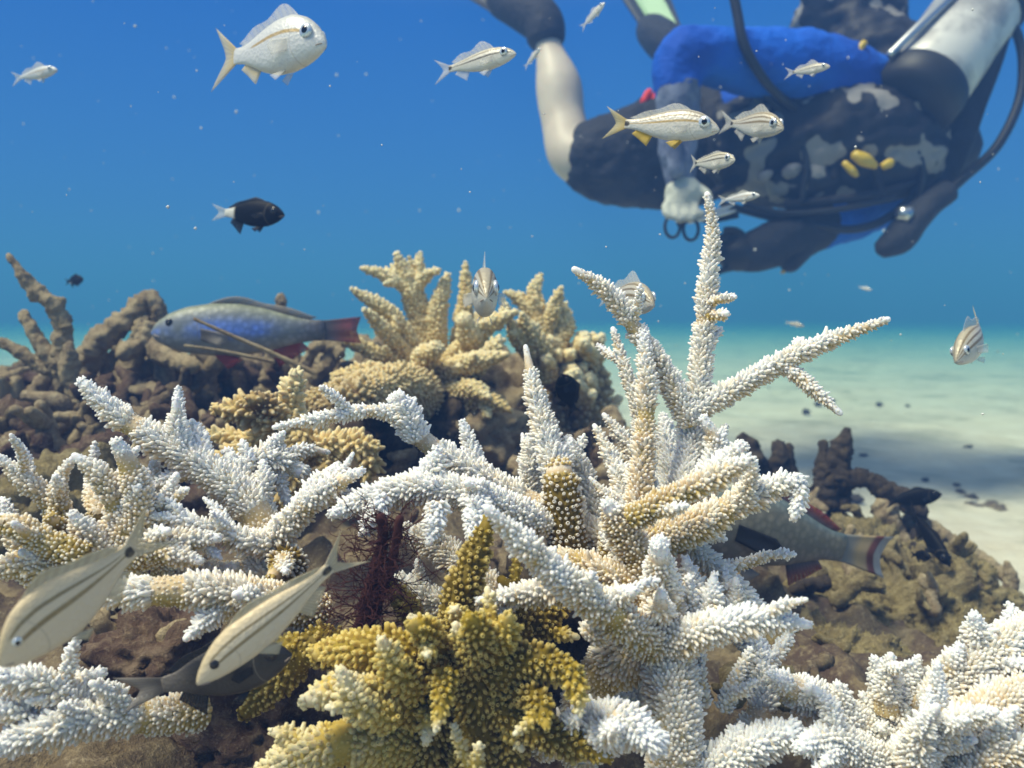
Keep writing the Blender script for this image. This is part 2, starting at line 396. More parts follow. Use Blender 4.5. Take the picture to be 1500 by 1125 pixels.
#OBJECTS
#CORALS
# ------------------------------------------------------------------ staghorn colonies in front (base first, tip last)
main = [
 [(985,800,.44,74,.2),(1000,720,.46,66,.12),(1013,650,.47,58,.08),(1022,590,.47,46),(1028,520,.47,38),(1035,430,.47,33),(1044,345,.47,25),(1036,285,.47,15)],
 ([(1034,445,.468,20),(1055,438,.46,17),(1076,435,.455,13)], {}),
 ([(1036,462,.468,22,.35),(1052,462,.46,18,.3),(1064,459,.452,17,.1)], {}),
 [(1015,605,.468,46,.1),(1090,562,.462,40,.1),(1150,528,.455,36,.08),(1220,497,.448,28),(1300,468,.44,15)],
 [(1146,532,.456,28,.1),(1182,562,.447,27,.1),(1230,605,.438,15)],
 [(1012,620,.465,48,.12),(972,545,.463,42,.16),(930,482,.46,34,.1),(890,428,.455,30),(842,395,.45,17)],
 [(948,690,.49,36,.1),(935,600,.49,28),(915,540,.495,22),(898,482,.50,13)],
 [(930,800,.44,56,.34),(938,700,.445,44,.3),(946,610,.45,38,.26),(947,540,.452,32,.16),(942,490,.455,22,.05)],
 [(838,760,.46,66,.1),(815,690,.46,60,.04),(795,620,.465,44),(780,560,.47,28),(770,508,.475,12)],
 [(880,770,.475,44,.06),(858,705,.478,38),(832,645,.48,26)],
 [(770,735,.50,44,.12),(778,680,.50,40,.08),(775,640,.50,20)],
 [(915,790,.455,46,.12),(912,720,.46,36),(893,665,.468,26),(871,624,.475,13)],
 [(950,720,.50,40,.1),(925,660,.50,30),(885,608,.505,13)],
 [(985,740,.52,60,.1),(982,680,.53,52,.05),(972,612,.54,22)],
 [(1010,740,.46,50,.12),(1040,690,.455,42,.04),(1050,650,.452,34,.0),(1032,615,.45,24,.0)],
 [(1000,735,.452,60,.14),(1055,690,.44,50,.02),(1085,655,.432,34,.0)],
 [(925,760,.415,52,.62),(985,728,.408,44,.44),(1045,700,.40,40,.28),(1095,675,.394,30,.12)],
 [(960,790,.44,80,.34),(1030,765,.43,70,.30),(1085,735,.425,52,.2),(1140,710,.42,42,.05),(1168,706,.418,36,.0)],
 [(1160,700,.42,36,.0),(1172,722,.416,32,.0),(1163,757,.412,20,.0)],
 [(1090,735,.42,40,.2),(1098,700,.413,30,.06),(1104,678,.408,20,.0)],
 [(955,760,.45,60,.3),(1005,790,.445,44,.2),(1050,835,.44,40,.12),(1090,872,.435,36,.06),(1132,908,.43,22,.0)],
 [(1050,834,.45,24,.1),(1090,826,.45,21),(1132,812,.45,12)],
 [(990,1180,.40,128,.16),(985,1040,.40,118,.18),(975,930,.405,104,.30),(968,860,.40,74,.12),(966,800,.385,44,.0)],
 [(960,930,.43,90,.35),(940,830,.43,74,.36),(905,765,.425,58,.3),(890,740,.42,30,.05)],
 [(980,940,.40,88,.2),(1050,918,.385,62,.04),(1115,908,.378,48,.0),(1183,915,.372,22,.0)],
 [(1010,935,.41,56,.14),(1040,880,.41,42,.05),(1046,845,.41,20,.0)],
 [(1020,930,.42,50,.14),(1072,890,.42,36,.06),(1078,850,.42,18,.0)],
 [(1000,930,.42,60,.14),(1015,870,.42,44,.06),(1005,820,.42,22,.0)],
 [(955,940,.40,96,.36),(885,895,.375,70,.26),(820,845,.362,58,.14),(762,792,.352,46,.06),(714,745,.344,22,.0)],
 [(870,930,.39,66,.25),(900,880,.38,44,.1),(930,865,.37,22,.0)],
 [(960,930,.42,130,.36),(900,970,.42,116,.32),(860,1020,.425,96,.26),(850,1100,.43,90,.26)],
 [(860,860,.40,64,.26),(790,868,.39,46,.22),(703,880,.38,22,.05)],
 [(940,860,.43,70,.36),(880,838,.43,60,.34),(830,822,.435,50,.36),(800,830,.44,30,.2)],
 [(860,1090,.37,92,.14),(910,1060,.362,86,.08),(955,1085,.352,60,.0)],
 [(790,1095,.39,60,.2),(850,1065,.375,70,.12),(905,1040,.37,50,.05)],
 [(1010,1140,.40,80,.1),(1090,1100,.395,76,.08),(1160,1070,.39,50,.0)],
 [(1095,1090,.42,60,.1),(1118,1020,.425,56,.08),(1105,950,.43,46,.04),(1070,915,.43,30,.0)],
 [(1060,1040,.41,34,.1),(1080,990,.41,26),(1100,950,.41,12)],
 [(1030,1030,.41,30,.1),(1025,985,.41,22),(1030,955,.41,12)],
 [(880,1030,.44,40,.06),(925,1030,.44,34,.0),(955,1010,.44,22,.0)],
 # arms reaching to the left
 [(900,800,.46,70,.3),(800,750,.465,62,.18),(720,706,.465,52,.12),(640,660,.465,46,.06),(590,615,.463,40,.0),(578,588,.46,30,.0)],
 [(610,640,.462,56,.02),(596,608,.458,52,.0),(585,585,.455,34,.0)],
 [(600,612,.46,32,.0),(545,602,.452,28,.0),(470,613,.445,24,.0),(402,626,.438,13,.0)],
 [(712,715,.475,38,.06),(692,665,.478,32,.0),(678,620,.48,19,.0)],
 [(800,770,.45,66,.12),(700,728,.432,64,.06),(620,715,.425,62,.06),(545,730,.42,54,.04),(490,752,.415,28,.0)],
 [(690,725,.425,56,.04),(700,752,.412,46,.0),(690,785,.402,26,.0)],
 [(600,720,.43,50,.04),(632,690,.43,44,.0),(640,662,.43,26,.0)],
 [(560,730,.41,40,.04),(545,765,.402,32,.0),(530,782,.396,20,.0)],
 [(640,740,.41,44,.04),(635,775,.402,34,.0),(628,795,.396,20,.0)],
 [(760,900,.47,70,.3),(690,840,.475,60,.22),(640,800,.478,56,.2),(600,780,.48,40,.2)],
 [(700,900,.48,60,.3),(640,880,.48,50,.18),(590,850,.48,34,.1)],
]
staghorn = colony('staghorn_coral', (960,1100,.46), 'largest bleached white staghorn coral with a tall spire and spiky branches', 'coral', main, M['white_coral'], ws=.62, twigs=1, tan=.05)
# living brown limbs of the same colony
for b in ([(838,830,.45,64,1.0),(828,770,.45,56,.98),(822,720,.452,52,.92),(818,688,.455,44,.6)],
          [(900,860,.45,60,.85),(905,800,.446,56,.75),(915,760,.44,40,.62)]):
    branch(staghorn, b, M['white_coral'], cl=.0022, cw=.0010, sp=.0032, cup=CUP_OPEN, name='living_branch', label='olive brown living limb below the white spire')

left = [
 [(400,830,.45,92,.16),(372,752,.447,76,.1),(320,700,.443,64,.08),(240,650,.438,54,.06),(172,608,.434,44,.03),(122,562,.43,26,.0)],
 [(275,672,.44,40,.04),(260,632,.438,33,.0),(258,588,.436,18,.0)],
 [(410,820,.455,80,.2),(372,740,.458,62,.1),(345,690,.46,44,.03),(335,665,.462,26,.0)],
 [(350,720,.47,56,.14),(390,670,.474,50,.1),(440,690,.478,36,.16)],
 [(380,815,.44,66,.14),(430,760,.432,48,.06),(472,722,.426,40,.0),(528,690,.42,19,.0)],
 [(440,745,.43,42,.0),(470,705,.432,34,.0),(495,682,.434,20,.0)],
 [(390,800,.43,52,.12),(340,785,.422,36,.04),(280,766,.415,30,.0),(216,754,.408,15,.0)],
 [(470,900,.41,80,.42),(400,880,.395,72,.3),(320,868,.385,68,.14),(240,866,.376,64,.1),(130,872,.366,40,.1)],
 [(410,890,.44,100,.5),(390,840,.44,92,.22),(370,800,.445,70,.1)],
 [(430,860,.43,60,.8),(420,820,.425,54,.9),(400,845,.415,30,.7)],
]
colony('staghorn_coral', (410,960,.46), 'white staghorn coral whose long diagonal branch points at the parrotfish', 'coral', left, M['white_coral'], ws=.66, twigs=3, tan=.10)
farleft = [
 [(170,850,.42,120,.34),(180,800,.415,100,.28),(205,745,.41,62,.2),(192,690,.405,48,.14),(172,650,.40,28,.05)],
 [(175,800,.415,70,.26),(172,745,.41,48,.2),(150,700,.405,42,.14),(110,668,.40,17,.05)],
 [(120,800,.43,60,.5),(75,735,.425,40,.3),(36,702,.42,34,.12),(-2,668,.415,14,.05)],
 [(90,760,.42,40,.5),(85,710,.416,28,.16),(106,672,.412,14,.05)],
 [(210,790,.42,50,.26),(238,745,.42,38,.16),(258,696,.42,16,.05)],
 [(245,745,.42,22,.2),(262,725,.418,18,.1),(275,716,.416,10,.05)],
 [(150,820,.405,80,.3),(128,785,.40,52,.2),(108,755,.395,24,.05)],
 [(180,815,.41,84,.3),(250,795,.41,56,.22),(318,788,.41,22,.1)],
 [(220,805,.40,50,.3),(262,815,.40,36,.22),(292,822,.40,20,.1)],
 [(120,820,.39,70,.62),(60,790,.386,50,.5),(20,770,.382,40,.36),(-30,765,.38,24,.2)],
 [(100,840,.40,80,.6),(50,830,.396,64,.36),(10,830,.39,44,.2),(-40,850,.385,24,.1)],
 [(110,800,.41,60,.8),(85,780,.405,50,.85),(75,760,.40,28,.7)],
 [(230,830,.43,60,.3),(290,840,.43,44,.2),(345,830,.43,20,.05)],
 [(60,850,.42,60,.4),(30,800,.42,44,.3),(5,740,.42,20,.1)],
 [(150,760,.43,44,.3),(140,730,.44,36,.2),(132,690,.45,18,.05)],
 [(215,770,.43,44,.3),(222,720,.44,34,.15),(228,670,.45,16,.05)],
 [(260,850,.41,50,.3),(300,870,.40,40,.2),(330,905,.39,20,.1)],
]
colony('staghorn_coral', (150,930,.46), 'cream white staghorn coral with short curved smooth branches behind the pale fish', 'coral', farleft, M['white_coral'], cl=.0018, sp=.0023, cw=.0010, ws=.66, twigs=2, tan=.14)
bottomleft = [
 [(300,1040,.40,70,.5),(220,1050,.385,64,.24),(150,1052,.372,62,.1),(80,1066,.36,58,.05),(-10,1095,.35,40,.05)],
 [(160,1060,.385,60,.2),(110,1030,.372,52,.08),(60,1000,.362,46,.04),(-10,990,.352,30,.0)],
 [(130,1040,.39,44,.2),(110,1005,.382,34,.06),(150,985,.376,20,.0)],
 [(60,1080,.37,50,.1),(30,1045,.36,40,.03),(-20,1040,.35,24,.0)],
]
colony('staghorn_coral', (200,1130,.42), 'white staghorn coral below the dark tailed damselfish', 'coral', bottomleft, M['white_coral'], ws=.68, twigs=3, tan=.10)
right = [
 [(1310,1180,.43,150,.1),(1312,1090,.42,136,.06),(1310,1020,.415,88,.02),(1282,968,.41,22,.0)],
 [(1312,1040,.415,70,.02),(1330,1000,.41,36,.0),(1346,962,.406,13,.0)],
 [(1300,1040,.41,60,.02),(1300,990,.405,36,.0),(1305,960,.40,16,.0)],
 [(1310,1110,.42,120,.08),(1220,1045,.412,84,.06),(1165,1010,.405,58,.0),(1132,990,.40,24,.0)],
 [(1310,1090,.415,120,.08),(1385,1010,.405,96,.12),(1450,960,.40,88,.14),(1530,915,.395,70,.2)],
 [(1440,985,.405,70,.1),(1432,940,.40,48,.02),(1428,905,.396,26,.0)],
 [(1460,970,.41,50,.1),(1500,925,.415,44,.1),(1540,890,.42,30,.0)],
 [(1320,1130,.40,124,.1),(1420,1065,.388,104,.2),(1520,1010,.38,88,.3)],
 [(1330,1110,.385,90,.06),(1390,1060,.372,52,.0),(1458,1042,.36,18,.0)],
 [(1400,1160,.38,90,.16),(1460,1105,.372,66,.2),(1530,1080,.365,44,.1)],
 [(1280,1120,.395,90,.06),(1220,1085,.388,62,.04),(1170,1095,.38,30,.0)],
 [(1340,1120,.38,80,.05),(1350,1070,.37,44,.0),(1372,1035,.362,18,.0)],
]
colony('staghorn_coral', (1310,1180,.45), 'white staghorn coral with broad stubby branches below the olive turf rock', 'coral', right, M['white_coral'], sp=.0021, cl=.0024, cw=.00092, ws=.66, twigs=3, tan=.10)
ochre = [
 [(690,990,.385,104,.9),(668,900,.385,74,.95),(690,835,.388,62,.98),(714,768,.392,34,.85)],
 [(640,960,.40,50,.55),(598,892,.40,44,.42),(566,850,.40,26,.3)],
 [(710,1000,.385,110,.8),(620,962,.375,96,.6),(540,950,.37,84,.36),(466,955,.372,44,.3)],
 [(650,1040,.39,110,.7),(560,1020,.375,104,.35),(500,1010,.365,84,.1),(452,1025,.36,40,.0)],
 [(560,1000,.39,100,.6),(470,945,.388,84,.85),(410,992,.395,72,.95),(362,1042,.40,40,.95)],
 [(610,1090,.39,120,.4),(520,1085,.38,110,.1),(450,1105,.372,90,.0),(380,1140,.37,60,.0)],
 [(570,1050,.36,76,.3),(525,1030,.35,60,.06),(500,985,.345,32,.0)],
 [(610,1010,.365,70,.5),(575,975,.352,56,.25),(560,940,.345,30,.05)],
 [(720,985,.37,86,.88),(785,968,.36,66,.92),(838,985,.352,46,.7)],
 [(835,978,.352,46,.55),(846,1015,.346,38,.3),(850,1048,.342,14,.0)],
 [(655,985,.355,50,.6),(646,1035,.345,38,.36),(638,1070,.34,15,.0)],
 [(700,940,.38,110,.9),(700,1030,.375,100,.98),(690,1150,.375,100,1.0)],
 [(740,960,.38,90,.9),(750,1040,.378,84,1.0),(740,1150,.378,90,1.0)],
 [(660,970,.385,90,.9),(640,1050,.385,84,1.0),(620,1150,.385,84,1.0)],
 [(715,1030,.375,84,.98),(800,1075,.365,66,.9),(888,1108,.36,34,.55)],
 [(720,970,.37,76,.75),(737,930,.358,60,.5),(744,902,.35,28,.25)],
 [(690,970,.37,84,.85),(700,930,.35,66,.8),(688,905,.34,34,.6)],
 [(640,960,.37,70,.8),(625,925,.355,50,.62),(600,915,.345,26,.3)],
 [(760,1010,.37,66,.9),(790,1030,.35,50,.85),(800,1062,.34,26,.5)],
 [(690,1180,.36,60,.45),(695,1130,.352,40,.2),(702,1090,.346,16,.0)],
 [(740,950,.42,70,.92),(800,902,.42,54,.98),(838,872,.42,28,.8)],
 [(760,930,.41,60,.9),(755,880,.41,50,.95),(735,850,.41,26,.8)],
]
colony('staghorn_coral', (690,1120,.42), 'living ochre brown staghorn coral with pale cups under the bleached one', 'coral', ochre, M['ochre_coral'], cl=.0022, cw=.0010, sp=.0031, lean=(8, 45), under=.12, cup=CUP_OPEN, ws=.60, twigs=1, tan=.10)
mid = [
 [(470,660,.66,60,.4),(420,625,.64,46,.3),(370,605,.63,36,.45),(322,600,.62,20,.3)],
 [(430,640,.65,44,.2),(425,600,.645,34,.1),(432,552,.64,22,.0)],
 [(400,610,.63,34,.5),(385,590,.62,34,.7),(365,588,.61,22,.6)],
 [(440,650,.66,30,.4),(370,645,.66,22,.3),(300,636,.66,12,.2)],
 [(470,660,.64,44,.3),(500,650,.63,34,.25),(540,655,.62,24,.35)],
 [(530,650,.63,28,.4),(545,675,.62,24,.5),(535,700,.62,14,.5)],
 [(480,660,.64,30,.4),(490,690,.63,26,.5),(485,715,.63,14,.5)],
 [(440,640,.63,40,.4),(430,690,.62,36,.45),(420,740,.62,26,.5)],
 [(400,630,.65,32,.3),(340,670,.65,24,.4),(310,690,.65,14,.4)],
]
colony('staghorn_coral', (450,720,.68), 'small yellowish cream staghorn coral between the white colonies', 'coral', mid, M['cream_coral'], sp=.0048, cl=.0048, cw=.0021)

# ------------------------------------------------------------------ cream coral thicket behind
B = []
def f(*p, d=1.05, **k):
    B.append(([(x, y, d+dd, w_, b) for (x, y, w_, b, dd) in p], k))
f((640,560,62,.5,0),(618,480,54,.3,0),(602,420,46,.1,-.01),(582,375,18,0,-.02))
f((604,425,34,.1,-.01),(570,405,26,.05,-.02),(530,393,11,0,-.03))
f((604,425,36,.1,-.01),(612,400,26,.05,0),(612,377,14,0,0))
f((604,430,34,.1,-.01),(622,405,24,.05,-.02),(642,396,12,0,-.03))
f((620,530,50,.35,-.02),(570,460,38,.15,-.05),(518,425,14,.0,-.07))
f((600,530,44,.4,-.04),(560,480,32,.2,-.07),(535,455,14,.05,-.09))
f((590,540,40,.5,-.05),(545,515,28,.3,-.07),(505,497,14,.1,-.08))
f((640,540,54,.4,0),(640,460,44,.15,-.01),(655,405,18,.0,-.02))
f((670,530,50,.4,.02),(682,440,32,.3,.02),(682,388,13,.1,.02))
f((660,530,54,.35,-.03),(710,480,38,.1,-.06),(755,457,14,.0,-.08))
f((700,490,30,.1,-.05),(705,455,22,.05,-.06),(702,430,12,.0,-.06))
f((725,480,26,.1,-.06),(740,458,20,.05,-.06),(738,442,12,.0,-.06))
f((690,540,60,.4,-.02),(690,500,56,.1,-.06),(680,470,40,.0,-.08))
f((640,560,60,.5,-.05),(680,535,48,.2,-.1),(740,520,20,.1,-.13))
f((700,540,36,.3,-.08),(725,505,26,.1,-.1),(738,498,13,.0,-.1))
f((640,580,56,.5,-.06),(690,570,36,.3,-.12),(716,582,14,.1,-.15))
f((640,570,64,.5,-.02),(620,530,56,.2,-.08),(640,510,34,.1,-.12))
f((660,590,50,.6,-.08),(720,590,34,.4,-.12),(745,600,16,.3,-.13))
cream = empty('cream_coral', P(660,680,1.1)); tag(cream, 'cream yellow antler shaped coral thicket standing behind the white staghorn', 'coral')
for i, (b, k) in enumerate(B): branch(cream, b, M['cream_coral'], ws=.62, twigs=2, sp=.0055, cl=.0026, cw=.0022, seed=900+i, **k)
# shelf coral
B = []
f((650,610,70,.7,-.05),(600,570,74,.45,-.12),(540,575,66,.5,-.2),(470,590,50,.6,-.25))
f((620,590,60,.6,-.1),(560,560,50,.35,-.15),(500,555,30,.3,-.18))
f((560,570,50,.4,-.2),(520,585,50,.7,-.26),(480,600,40,.8,-.28))
shelf = empty('shelf_coral', P(600,680,1.0)); tag(shelf, 'tan shelf coral with a rough brown underside in front of the cream thicket', 'coral')
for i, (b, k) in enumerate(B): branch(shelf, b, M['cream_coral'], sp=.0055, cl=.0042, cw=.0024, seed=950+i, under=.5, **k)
B = []
f((800,560,60,.5,0),(790,480,44,.3,0),(782,430,30,.15,0),(791,405,14,.05,0))
f((788,470,30,.3,0),(765,440,24,.2,0),(743,429,12,.1,0))
f((795,500,34,.3,0),(812,450,26,.2,-.01),(821,424,14,.05,-.02))
f((810,520,40,.3,0),(828,480,30,.2,0),(828,448,14,.05,0))
f((828,490,26,.2,0),(836,475,18,.1,0),(840,478,12,.05,0))
f((800,520,40,.4,-.02),(772,480,30,.2,-.04),(765,462,14,.1,-.05))
f((780,520,40,.4,-.02),(755,490,30,.3,-.04),(748,470,14,.1,-.05))
antler = empty('cream_coral', P(800,640,1.1)); tag(antler, 'slender tan antler coral clump right of the cream thicket', 'coral')
for i, (b, k) in enumerate(B): branch(antler, b, M['cream_coral'], ws=.66, twigs=1, sp=.0055, cl=.0026, cw=.0022, seed=1000+i, **k)
g = np.random.default_rng(5)
knob = empty('cream_coral', P(850,680,1.12)); tag(knob, 'blocky clump of short blunt cream fingers above the black damselfish', 'coral')
for i in range(34):
    x0 = g.uniform(800, 872); y0 = g.uniform(505, 590); ang = g.uniform(-2.6, -.1)
    ln = g.uniform(16, 34); x1 = min(x0+math.cos(ang)*ln, 888); y1 = max(y0+math.sin(ang)*ln, 492+g.uniform(0, 12)); dz = g.uniform(-.02, .06)
    branch(knob, [(x0, y0+10, 1.08+dz, 30, .6), ((x0+x1)/2, (y0+y1)/2, 1.06+dz, 27, .3), (x1, y1, 1.03+dz, 15, .0)], M['cream_coral'], sp=.0075, cl=.0028, cw=.0032, seed=1100+i)
for i, (b) in enumerate(([(850,680,1.12,110,.8),(850,620,1.12,90,.7),(855,560,1.12,90,.6),(850,530,1.12,60,.5)], [(800,640,1.1,80,.8),(810,590,1.1,60,.7),(830,540,1.1,60,.6)])):
    branch(knob, b, M['cream_coral'], sp=.012, cl=.004, cw=.004, seed=1200+i, name='stalk')
#DEAD
# ------------------------------------------------------------------ dead coral, rubble, turf rocks
def noisy_tube(name, C, seg=14, amp=.25, sc_=60, seed=0, rough=.05):
    C = catmull(np.array(C, float), max(.002, np.array(C)[:, 3].mean()*.2))
    V, Q, Tt, ri, _ = tube_arrays(C, seg, rough, seed)
    ctr = C[ri, :3]; r = C[ri, 3]
    for i in range(len(V)):
        p = V[i]+seed*1.7
        k = noise.fractal(Vector(p)*sc_, .7, 2.0, 3)+.5*noise.noise(Vector(p)*sc_*.35)
        k += .55*noise.fractal(Vector(p)*sc_*3.2, .8, 2.0, 2)
        V[i] = V[i]+(V[i]-ctr[i])*amp*k
    return mesh_np(name, V, [Q, Tt])
def px_tube(name, parent, pts, mat, amp=.22, sc_=60, seed=0):
    org = np.array(parent.location) if parent else 0
    C = [[*(P(x, y, d)-org), w_*.5*d/F] for x, y, d, w_ in pts]
    return link(name, noisy_tube(name, C, 22, amp, sc_, seed), mat, parent)
def lump_mesh(name, seed, sub, amp, size, pit=.3, fuzz=.05):
    bm = bmesh.new(); bmesh.ops.create_icosphere(bm, subdivisions=sub, radius=1)
    sz = Vector(size); mean = (sz.x*sz.y*sz.z)**(1/3)
    for v in bm.verts:
        n = v.co.normalized(); q = Vector((n.x*sz.x, n.y*sz.y, n.z*sz.z)); u = q/mean*1.5
        k = noise.fractal(u+Vector((seed*3.1, 0, 0)), .7, 2.0, 4)*amp+noise.turbulence(u*2.1+Vector((0, seed*2.3, 0)), 3, True)*amp*.5
        k += noise.fractal(u*9+Vector((0, 0, seed*1.3)), .9, 2.0, 3)*fuzz
        if pit: k -= max(0, noise.noise(u*1.7+Vector((0, 0, seed*5.0)))-.15)*pit
        v.co = q+n*k*mean
    me = bpy.data.meshes.new(name); bm.to_mesh(me); bm.free()
    me.polygons.foreach_set('use_smooth', np.ones(len(me.polygons), bool)); me.update()
    return me
def stub_variants():
    o = []
    for s in range(7):
        g = np.random.default_rng(s+40)
        a = noisy = []
        C = [[0, 0, -.6, .30], [g.normal()*.08, g.normal()*.08, 0, .27], [g.normal()*.2, g.normal()*.2, .6, .22], [g.normal()*.3, g.normal()*.3, 1.0, .15]]
        Ca = catmull(np.array(C), .1)
        parts = [tube_arrays(Ca, 12, .06, s)[:4]+(Ca,)]
        for q in range(1+s % 3):
            z0 = g.uniform(.1, .6); an = g.uniform(0, 6.28); b = np.array([math.cos(an), math.sin(an), .8])*g.uniform(.45, .7)
            base = np.array([np.interp(z0, Ca[:, 2], Ca[:, i]) for i in range(3)])
            Cb = catmull(np.array([[*base, .2], [*(base+b*.5), .18], [*(base+b), .12]]), .1)
            parts.append(tube_arrays(Cb, 12, .06, s+q)[:4]+(Cb,))
        VV, QQ, TT, n = [], [], [], 0
        for V, Q, T_, ri, Cx in parts:
            for i in range(len(V)):
                k = noise.fractal(Vector(V[i])*4+Vector((s*7., 0, 0)), .7, 2.0, 3)+.6*noise.noise(Vector(V[i])*1.9)
                V[i] += (V[i]-Cx[ri[i], :3])*.3*k
            VV.append(V); QQ.append(Q+n); TT.append(T_+n); n += len(V)
        o.append(mesh_np('dead_coral_branch', np.vstack(VV), [np.vstack(QQ), np.vstack(TT)]))
    return o
stubs = stub_variants()
def place(name, me, loc, s, rot, mat, label, cat, group=None):
    o = bpy.data.objects.new(name, me); COL.objects.link(o)
    if not me.materials: me.materials.append(mat)
    o.material_slots[0].link = 'OBJECT'; o.material_slots[0].material = mat
    o.location = Vector([float(v) for v in loc]); o.scale = (s, s, s) if np.isscalar(s) else s; o.rotation_euler = rot
    tag(o, label, cat, group); return o
def zpt(x, y, d):            # a pixel's point, its depth kept
    return P(x, y, d)
WORD = {'dead': 'tan', 'reef': 'dark brown', 'maroon': 'maroon', 'dark_dead': 'blackish', 'turf': 'olive'}
def rubble(n, seed, box, drange, size, mats, label, group, tilt=.9, up=.0):
    g = np.random.default_rng(seed)
    for i in range(n):
        x = g.uniform(box[0], box[2]); fr = g.random(); d = drange[0]+(drange[1]-drange[0])*fr
        X = P(x, 600, d); z = float(terr_z(np.array([X[0]]), np.array([X[1]]))[0])
        s = g.uniform(*size)
        mk = mats[g.integers(len(mats))]
        place('dead_coral_branch', stubs[g.integers(len(stubs))], (X[0], X[1], z+s*.35+up), s, (g.normal()*tilt, g.normal()*tilt, g.uniform(0, 6.28)), M[mk], WORD[mk]+' '+label, 'dead coral', group+', '+WORD[mk]+' ones')
rubble(120, 3, (-80, 0, 500, 0), (.76, 1.14), (.024, .05), ['dead', 'dead', 'reef', 'maroon'], 'short knobbly dead coral stub on the reef beneath the blue parrotfish', 'dead coral stubs on the reef beneath the blue parrotfish')
rubble(26, 4, (450, 0, 900, 0), (.8, 1.05), (.018, .034), ['maroon', 'dead', 'dark_dead'], 'dead coral stub in the shade under the cream thicket', 'dead coral stubs under the cream thicket')
rubble(46, 6, (1060, 0, 1500, 0), (.80, 1.12), (.018, .034), ['turf', 'dead', 'turf', 'dark_dead'], 'small dead coral stub beside the banded tail parrotfish', 'stubs beside the banded tail parrotfish')
rubble(24, 8, (20, 0, 460, 0), (.50, .66), (.014, .026), ['maroon', 'reef', 'dead'], 'small dead coral stub under the pale striped fish', 'stubs under the pale striped fish')
rubble(20, 9, (480, 0, 1250, 0), (.50, .70), (.014, .026), ['reef', 'dead', 'turf'], 'small dead coral stub hidden among the white staghorn bases', 'dead coral stubs among the staghorn bases')

def dead_colony(label, root, chains, mat, seed):
    e = empty('dead_coral', P(*root)); tag(e, label, 'dead coral')
    for i, c in enumerate(chains): px_tube('branch', e, c, mat, .42, 62, seed+i)
    return e
dead_colony('tall dead antler coral with an ochre elbow branch behind the left white coral', (90,600,.95),
  [[(96,600,.95,26),(90,530,.94,24),(92,478,.935,26),(80,450,.93,24),(48,424,.925,20),(28,395,.92,15),(14,376,.92,10)],
   [(90,545,.94,24),(64,512,.94,20),(46,482,.94,18),(36,462,.94,15)],
   [(100,560,.95,26),(60,535,.95,20),(30,515,.95,18),(5,503,.95,15)],
   [(96,480,.93,18),(90,455,.93,14),(92,440,.93,8)],
   [(120,590,.93,24),(104,560,.925,24),(100,520,.92,22),(102,508,.92,14)]], M['dead'], 11)
dead_colony('arched knobbly dead coral at the snout of the blue parrotfish', (180,570,1.05),
  [[(110,560,1.05,40),(140,505,1.05,34),(185,470,1.05,32),(218,440,1.05,26),(232,455,1.05,24),(240,490,1.05,26),(245,540,1.05,36)],
   [(180,560,1.05,36),(200,510,1.05,30),(215,470,1.05,28)],
   [(225,480,1.03,30),(210,500,1.02,26),(180,520,1.0,20)],
   [(215,500,1.04,26),(240,520,1.0,28),(280,535,.98,24)]], M['dead'], 21)
dead_colony('twisted dead coral arch at the red tail of the blue parrotfish', (480,580,1.1),
  [[(400,580,1.1,30),(440,560,1.1,24),(475,540,1.1,22),(500,500,1.12,24),(540,510,1.12,26),(560,560,1.12,36)],
   [(440,600,1.1,30),(425,500,1.12,22),(413,455,1.13,16),(411,440,1.13,17)],
   [(500,520,1.1,22),(470,505,1.1,20),(440,545,1.1,18)]], M['dead'], 31)
dead_colony('twin pronged dark dead coral standing at the edge of the pale sand', (1220,720,1.1),
  [[(1215,740,1.1,50),(1212,700,1.1,36),(1208,670,1.1,20),(1205,648,1.1,12)], [(1222,740,1.1,44),(1226,690,1.09,36),(1235,650,1.09,26),(1240,632,1.09,13)],
   [(1225,710,1.09,34),(1262,700,1.08,28),(1310,722,1.07,28),(1345,748,1.06,30)]], M['dark_dead'], 41)
dead_colony('dark stubby dead coral knobs between white coral and pale sand', (1110,720,1.12),
  [[(1100,730,1.12,50),(1098,680,1.12,44),(1092,648,1.12,30)], [(1130,730,1.12,44),(1140,690,1.12,30),(1140,655,1.12,20)], [(1160,735,1.12,30),(1158,690,1.12,18),(1156,655,1.12,12)],
   [(1110,740,1.11,44),(1150,720,1.1,40),(1190,735,1.1,34)]], M['dark_dead'], 51)
dead_colony('grey dead coral logs lying at the right edge of the reef', (1440,840,1.02),
  [[(1330,760,1.08,30),(1390,790,1.05,22),(1440,820,1.02,20),(1480,850,1.0,18)], [(1470,890,.98,26),(1480,850,.98,18),(1476,825,.98,10)], [(1290,740,1.06,34),(1320,790,1.04,26),(1350,830,1.02,20)],
   [(1420,870,1.0,34),(1470,880,.99,30),(1520,900,.98,26)]], M['dead'], 61)
dead_colony('grey brown dead coral log under the black damselfish', (900,660,.98),
  [[(980,650,1.0,24),(930,640,.99,28),(870,640,.98,26),(820,650,.97,22)], [(900,690,.95,40),(870,700,.95,34),(830,690,.95,30)], [(890,600,1.02,26),(905,630,1.01,24),(900,670,1.0,30)]], M['dead'], 71)
dead_colony('pale tan broken branch leaning beside the cream finger clump', (895,640,1.1), [[(888,650,1.1,24),(894,610,1.1,18),(905,585,1.1,13)], [(893,615,1.1,14),(880,600,1.1,11),(870,590,1.1,8)]], M['cream_coral'], 75)
dead_colony('brown dead coral boulder branch under the left white staghorn', (60,700,.80),
  [[(0,600,.86,40),(30,615,.85,44),(60,640,.84,36)], [(20,690,.80,34),(90,680,.80,40),(150,650,.80,34),(190,640,.80,24)], [(70,720,.8,50),(65,680,.8,40),(62,650,.8,30)], [(200,760,.76,40),(260,740,.76,36),(310,720,.76,30)]], M['maroon'], 81)
